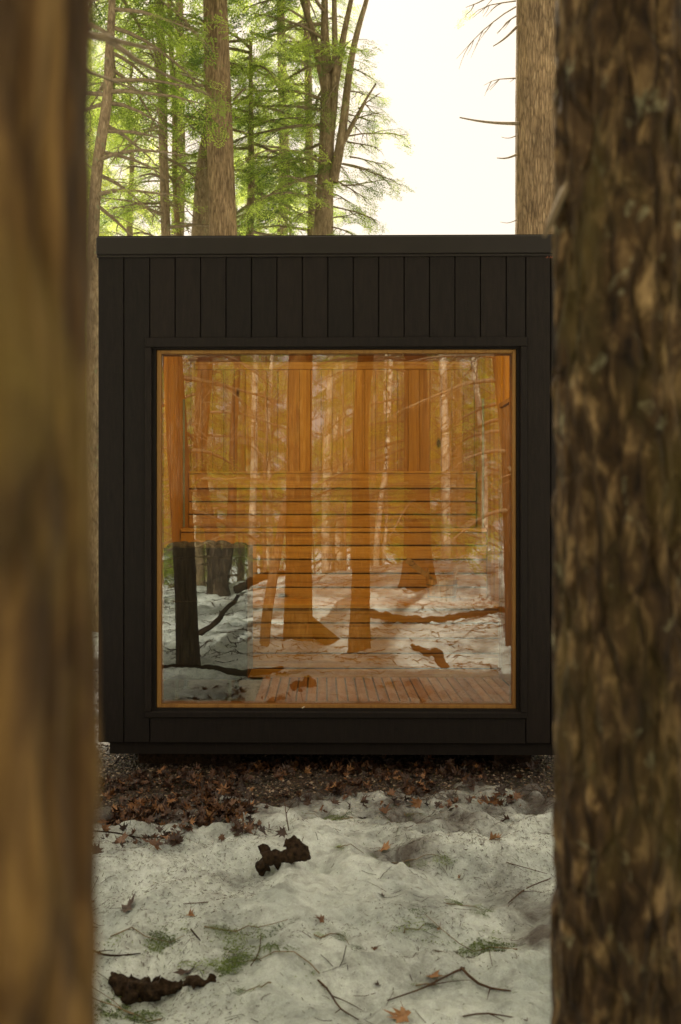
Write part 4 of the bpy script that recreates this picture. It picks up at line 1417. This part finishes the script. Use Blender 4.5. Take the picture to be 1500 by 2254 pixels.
# heaps
g = Geo()
HEAPS = [(300, 1860, 90, 14, 30), (520, 1830, 60, 14, 30), (900, 1775, 150, 16, 34), (1100, 1765, 60, 10, 24), (650, 1760, 60, 10, 10), (1000, 1690, 200, 10, 60), (430, 1725, 95, 22, 150), (300, 1725, 60, 16, 60), (480, 1760, 60, 16, 150), (500, 1790, 52, 16, 170), (330, 1790, 75, 24, 240), (290, 1815, 45, 16, 120), (440, 1815, 40, 12, 40), (640, 1690, 60, 9, 70), (770, 1698, 70, 9, 90), (560, 1700, 60, 12, 90), (745, 1750, 30, 8, 24), (860, 1715, 60, 12, 60), (915, 1745, 30, 8, 30), (760, 1735, 60, 10, 26), (380, 1850, 60, 12, 14), (620, 1710, 25, 8, 20), (240, 1740, 30, 14, 40), (980, 1710, 60, 10, 36), (1050, 1720, 80, 12, 36)]
for (px, py, sx, sy, n_) in HEAPS:
    ax = px + rf.normal(0, sx * .6, n_); ay = np.maximum(py + rf.normal(0, sy * .6, n_), 1676 + rf.uniform(0, 12, n_))
    hx, hy, hz = gpts(ax, ay)
    for x_, y_, z_ in zip(hx, hy, hz):
        if y_ > 4.95: continue
        v, tri, qd = leaf_mesh(rf, rf.uniform(.010, .034))
        v = v @ rotm(rf, .65).T + np.array([x_, y_, z_ + abs(rf.normal(0, .014)) + .004])
        g.add(v, [tri, qd], float(np.clip(rf.beta(1.2, 2.6), 0, 1)))
tag(g.build('leaf_litter', M['leaf']), 'brown dead maple leaves heaped on snow and gravel before the cabin', 'leaves', kind='stuff')
# single leaves
LV = [(278, 2005, .040, .22, 'dark red-brown leaf lying on snow at the left by the blurred trunk'),
      (846, 1869, .036, .95, 'star-shaped tan-orange maple leaf lying in a dip of the snow'),
      (418, 2018, .018, .8, 'small orange leaf scrap on snow right of the dark red-brown leaf'),
      (708, 2027, .019, .55, 'small reddish leaf on open snow below the broken dark wood chunk'),
      (1086, 1850, .034, .85, 'curled orange-brown leaf on snow near the right trunk'),
      (992, 1799, .032, .3, 'dark crumpled leaf standing on snow below the gravel'),
      (1117, 1804, .030, .35, 'rolled dark brown leaf at the snow edge on the right'),
      (1056, 1816, .014, .7, 'tiny orange leaf between the crumpled leaf and rolled leaf'),
      (408, 2143, .034, .2, 'mauve-brown maple leaf standing on the wood piece at the lower left'),
      (947, 2148, .028, .8, 'folded orange leaf on snow above the long forked twig'),
      (888, 2238, .034, .9, 'golden tan leaf at the bottom edge of the view'),
      (824, 2088, .016, .45, 'narrow rusty leaf sliver on snow at centre right'),
      (844, 1975, .013, .1, 'dark oval leaf on the open snow below the tan-orange leaf'),
      (966, 2044, .011, .95, 'tiny tan leaf scrap on snow among twigs at the right'),
      (1012, 1932, .010, .75, 'tiny orange leaf speck beside the snow mound'),
      (744, 1747, .034, .8, 'upturned orange leaf on the snow edge at centre'),
      (205, 2048, .02, .15, 'dark leaf half hidden by the blurred left trunk'),
      (205, 1991, .014, .6, 'small rusty leaf touching the edge of the left trunk'),
      (832, 2170, .012, .15, 'blackish seed-like leaf scrap near the bottom centre'),
      (760, 1758, .026, .5, 'brown leaf lying just right of the upturned orange leaf'),
      (440, 1722, .03, 1.0, 'palest tan leaf on the leaf heap left of centre')]
for (px, py, s, t, lab) in LV:
    q = gpt(px, py)
    v, tri, qd = leaf_mesh(rf, s)
    v = v @ rotm(rf, .35).T
    v[:, 2] -= np.percentile(v[:, 2], 25)
    g = Geo().add(v, [tri, qd], t)
    a = rf.uniform(0, 6.28)
    g.tube([(0, 0, .002), (s * .6 * math.cos(a), s * .6 * math.sin(a), .006), (s * 1.3 * math.cos(a + .2), s * 1.3 * math.sin(a + .2), .012)], [.0012, .0009, .0006], 4, t * .6)
    o = g.build('maple_leaf', M['leaf'])
    o.location = (q[0], q[1], q[2] + .003)
    tag(o, lab, 'leaf', 'single dead leaves on the snow')

# hemlock sprigs shed on the snow
SG = [(722, 1805, .17, 'dark green hemlock sprig on snow right of the leaf heaps', 5),
      (545, 2050, .17, 'blurred green sprig on snow left of the bottom centre', 6),
      (610, 2095, .19, 'larger green sprig with bare stalk just below the blurred sprig', 9),
      (318, 2070, .18, 'fluffy pale green sprig near the left trunk', 8),
      (915, 1892, .12, 'long green sprig running down from the tan-orange leaf', 5),
      (1040, 2095, .20, 'feathery green sprig on shaded snow at the lower right', 9),
      (270, 2232, .19, 'bright yellow-green sprig at the bottom left corner of the snow', 11),
      (225, 2215, .14, 'yellow-green sprig hugging the foot of the left trunk edge', 7),
      (908, 1797, .06, 'small green tuft on snow at centre right', 3),
      (772, 1862, .07, 'short green twig tip left of the tan-orange leaf', 3),
      (920, 2045, .07, 'little dark green sprig standing right of the rusty leaf sliver', 3),
      (1020, 2000, .08, 'faded green sprig beside the snow mound', 4),
      (735, 2058, .07, 'tiny dark green sprigs lying on snow at centre', 3),
      (570, 2178, .05, 'dark green sprig tip near the bottom centre left', 3),
      (955, 2165, .06, 'dark hemlock tip touching the long forked twig', 3)]
for (px, py, s, lab, n_) in SG:
    q = gpt(px, py)
    rr = np.random.default_rng(int(px * 7 + py))
    g = Geo(); w = Geo()
    P_, Fd, U_, Sc_ = [], [], [], []
    a0 = rr.uniform(-.6, .6) + (0 if rr.random() < .5 else math.pi)
    m_ = 7
    t_ = np.linspace(-.5, .5, m_)
    px_ = np.cos(a0) * t_ * s * 1.3 + rr.normal(0, .006, m_); py_ = np.sin(a0) * t_ * s * 1.3 + rr.normal(0, .006, m_)
    pz = top_z(q[0] + px_, q[1] + py_) - q[2] + .006
    w.tube(np.stack([px_, py_, pz], 1), np.linspace(.0022, .0008, m_), 4)
    for i in range(n_ * 2):
        j = rr.integers(0, m_)
        aa = a0 + rr.uniform(-1.1, 1.1)
        P_.append((px_[j], py_[j], pz[j])); Fd.append((math.cos(aa), math.sin(aa), .02)); U_.append(np.array([0, 0, 1.]) + rr.normal(0, .2, 3)); Sc_.append(s * rr.uniform(1.6, 3.2))
    put_sprays(g, P_, Fd, U_, Sc_, rr, SPR_FINE)
    root = empty('hemlock_sprig', (q[0], q[1], q[2]), lab, 'sprig', 'green hemlock sprigs shed on the snow')
    g.build('needles', M['sprig'], root); w.build('stalk', M['twig'], root, True)

# sticks and twigs in front
def fg(name, label, px, rs, m='twig_brown', subs=(), lift=.006):
    P = []
    for (x_, y_) in px:
        q = gpt(x_, y_); P.append((q[0], q[1], q[2] + lift))
    rs = [r * .72 for r in rs]
    return stick(name, label, P, rs, m, 6, 'twigs fallen on the snow before the cabin', subs)
fg('fallen_twig', 'long forked twig across the snow at the bottom right', [(853, 2207), (930, 2180), (1005, 2140), (1022, 2134)], (.0022, .003, .004, .004), subs=((.5, .12, .5, .1),))
fg('fallen_twig', 'thicker bent twig going down right from the long forked twig', [(1015, 2132), (1045, 2165), (1075, 2178), (1124, 2184)], (.0045, .0045, .004, .003), subs=((.6, .08, .9, .1),))
fg('fallen_twig', 'brown twig curving to the bottom edge right of centre', [(700, 2162), (725, 2185), (748, 2225), (790, 2250)], (.0035, .0035, .003, .002), subs=((.3, .09, -.7, .05), (.6, .06, .9, .1)))
fg('fallen_twig', 'dark stick lying across the snow under the left leaf heap', [(198, 1835), (250, 1842), (310, 1852), (372, 1848)], (.004, .004, .0035, .002), 'dead_wood', subs=((.4, .07, .6, .1),))
fg('fallen_twig', 'fine forked twig below the larger green sprig', [(552, 2132), (565, 2115), (572, 2095), (575, 2060)], (.002, .0025, .0025, .0015), subs=((.3, .05, 2.2, .1),))
fg('fallen_twig', 'bowed dark twig against the left trunk above the wood piece', [(195, 2095), (225, 2108), (260, 2112), (310, 2106)], (.004, .004, .0035, .002), 'dead_wood', subs=((.3, .06, -.6, .2),))
fg('fallen_twig', 'thin diagonal twig at the right below the snow mound', [(1120, 1990), (1150, 1962), (1185, 1945), (1212, 1935)], (.002, .003, .003, .0025), subs=((.4, .08, .8, .1),))
fg('fallen_twig', 'short black stub of twig between green sprigs at the lower left', [(420, 2052), (430, 2065), (441, 2077)], (.003, .003, .002), 'dead_wood')
fg('fallen_twig', 'straight fine twig on snow left of the larger green sprig', [(405, 1996), (460, 1992), (520, 1984)], (.0022, .002, .0012), subs=((.5, .05, .6, 0),))
fg('fallen_twig', 'bent brown twig reaching the bottom edge beside the trunk on the right', [(1020, 2240), (1065, 2232), (1110, 2238), (1160, 2248)], (.003, .003, .0025, .0015), subs=((.5, .06, .8, .1),))
fg('fallen_twig', 'reddish twig curving over snow toward the right trunk', [(1020, 1870), (1080, 1885), (1130, 1905), (1205, 1925)], (.0015, .002, .002, .0015), subs=((.6, .1, .5, .1),))
fg('fallen_twig', 'hair-thin twig running left of the rolled dark leaf', [(865, 1838), (905, 1822), (950, 1795)], (.0012, .0014, .001))
q = gpt(636, 1835)
stick('fallen_twig', 'thin twig poking upward from behind the broken dark wood chunk', [(q[0], q[1] + .03, q[2]), (q[0] - .012, q[1] + .05, q[2] + .06), (q[0] - .02, q[1] + .09, q[2] + .10)], (.0022, .002, .0012), group='twigs fallen on the snow before the cabin', subs=((.6, .05, .9, .5),))

# fine litter: needles, bud scales, twig bits
def litter(n_, xr, yr, l0, l1, w, seed, clump=1.0):
    r_ = np.random.default_rng(seed)
    x = r_.uniform(*xr, n_); y = r_.uniform(*yr, n_)
    pr_ = fbm(np.stack([x * 2.6, y * 2.6, x * 0], 1), 3, seed)
    k = r_.random(n_) < np.clip((pr_ - .44) * 6 * clump, .05, 1)
    x, y = x[k], y[k]
    n_ = len(x)
    a = r_.uniform(0, np.pi, n_); ln = r_.uniform(l0, l1, n_) * r_.random(n_) ** .5
    dx, dy = np.cos(a) * ln, np.sin(a) * ln
    X_ = np.stack([x - dx, x, x + dx], 1); Y_ = np.stack([y - dy, y + r_.normal(0, .15, n_) * ln, y + dy], 1)
    Z_ = np.maximum(snow_z(X_, Y_), soil_z(X_, Y_)) + .0018 + r_.uniform(0, .002, (n_, 1))
    P = np.stack([X_, Y_, Z_], -1)
    wv = np.stack([-np.sin(a), np.cos(a), 0 * a], -1)[:, None] * w * r_.uniform(.5, 1.5, (n_, 1, 1))
    up = np.array([0, 0, 1.]) * w * 1.2
    v = np.stack([P - wv, P + up, P + wv], 2).reshape(-1, 3)     # (n,3 along,3 across)
    o = np.arange(n_)[:, None] * 9
    q_ = []
    for s in (0, 1):
        for c_ in (0, 1):
            b = s * 3 + c_
            q_.append(np.stack([o[:, 0] + b, o[:, 0] + b + 1, o[:, 0] + b + 4, o[:, 0] + b + 3], 1))
    return v, np.concatenate(q_), np.repeat(r_.random(n_), 9)
g = Geo()
v, f, t = litter(46000, (-1.4, 1.6), (2.2, 4.7), .001, .0075, .0007, 31); g.add(v, [f], t)
v, f, t = litter(900, (-1.4, 1.6), (2.2, 4.7), .012, .045, .0008, 32); g.add(v, [f], t * .5)
v, f, t = litter(14000, (-4.5, 5), (-7, 2.0), .01, .11, .0038, 33); g.add(v, [f], t * .5)
v, f, t = litter(1500, (-3.5, -1), (7.5, 14), .01, .06, .003, 34); g.add(v, [f], t * .5)
v, f, t = litter(9000, (-1.6, 1.5), (4.1, 5.0), .006, .03, .0011, 35, 3); g.add(v, [f], t * .5)
tag(g.build('needle_litter', M['litter']), 'needles, bud scales and twig bits sprinkled over the snow', 'litter', kind='stuff')

# ------------------------------------------------------------------ dark wood chunks
def chunk(name, label, strokes, mat='dead_wood', vox=.0026, amp=.022):
    g = Geo()
    c0 = strokes[0][1]
    base = gpt(*c0[:2])
    for st_ in strokes:
        P, R_ = [], []
        own = gpt(*st_[0])[1]; st_ = st_[1:]
        for (px, py, r, dz) in st_:
            Yq = own + dz
            q = at(px, py, Yq)
            P.append(q); R_.append(r)
        if len(P) == 1: P.append(P[0] + np.array([.004, 0, .004])); R_.append(R_[0])
        q = resample([(*p_, r) for p_, r in zip(P, R_)], .006)
        g.tube(q[:, :3], q[:, 3], 14)
    o = g.build(name, M[mat], None, True, tuple(base))
    v = np.empty(len(o.data.vertices) * 3, np.float32); o.data.vertices.foreach_get('co', v); v = v.reshape(-1, 3)
    v = v + (np.stack([fbm(v * 60 + k * 9, 4, 5 + k) for k in range(3)], 1) - .5) * amp * np.array([1, 1, 1.3])
    o.data.vertices.foreach_set('co', v.astype(np.float32).reshape(-1))
    md = o.modifiers.new('join', 'REMESH'); md.mode = 'VOXEL'; md.voxel_size = vox; md.use_smooth_shade = True
    return tag(o, label, 'wood chunk')
chunk('wood_chunk', 'dark jagged broken wood chunk lying on open snow before the cabin', [
    [(650, 1902), (655, 1893, .026, .0), (652, 1870, .029, .0), (645, 1852, .021, .01), (640, 1843, .014, .01)],
    [(650, 1902), (672, 1893, .020, .0), (667, 1872, .021, .0), (652, 1852, .016, .01)],
    [(640, 1910), (645, 1885, .018, 0), (620, 1884, .018, 0), (600, 1886, .020, 0), (580, 1892, .024, 0)],
    [(590, 1922), (582, 1906, .028, 0), (572, 1896, .022, 0)], [(590, 1922), (566, 1914, .018, -.0), (592, 1906, .02, -.0)],
    [(610, 1910), (592, 1885, .016, 0), (583, 1872, .013, 0), (574, 1862, .008, 0)],
    [(605, 1918), (606, 1890, .012, 0), (613, 1904, .011, 0), (617, 1914, .010, 0)],
    [(650, 1902), (638, 1848, .010, 0), (630, 1858, .010, 0), (628, 1863, .007, 0)]])
chunk('wood_chunk', 'flat dark piece of rotten wood sunk in a snow hollow at the lower left', [
    [(290, 2200), (252, 2150, .009, .03), (266, 2172, .020, .02), (284, 2196, .018, 0)],
    [(320, 2205), (285, 2178, .024, .01), (330, 2180, .024, .01), (370, 2176, .019, .01), (400, 2170, .012, .01)],
    [(430, 2170), (400, 2167, .009, .0), (440, 2161, .008, .0), (478, 2152, .009, .0)],
    [(330, 2208), (290, 2198, .014, 0), (350, 2196, .012, 0)],
    [(280, 2190), (262, 2160, .010, .02), (250, 2140, .004, .02)], [(350, 2200), (340, 2170, .010, .01), (352, 2150, .004, .01)], [(300, 2215), (300, 2195, .012, 0), (278, 2212, .005, 0)]], amp=.038)
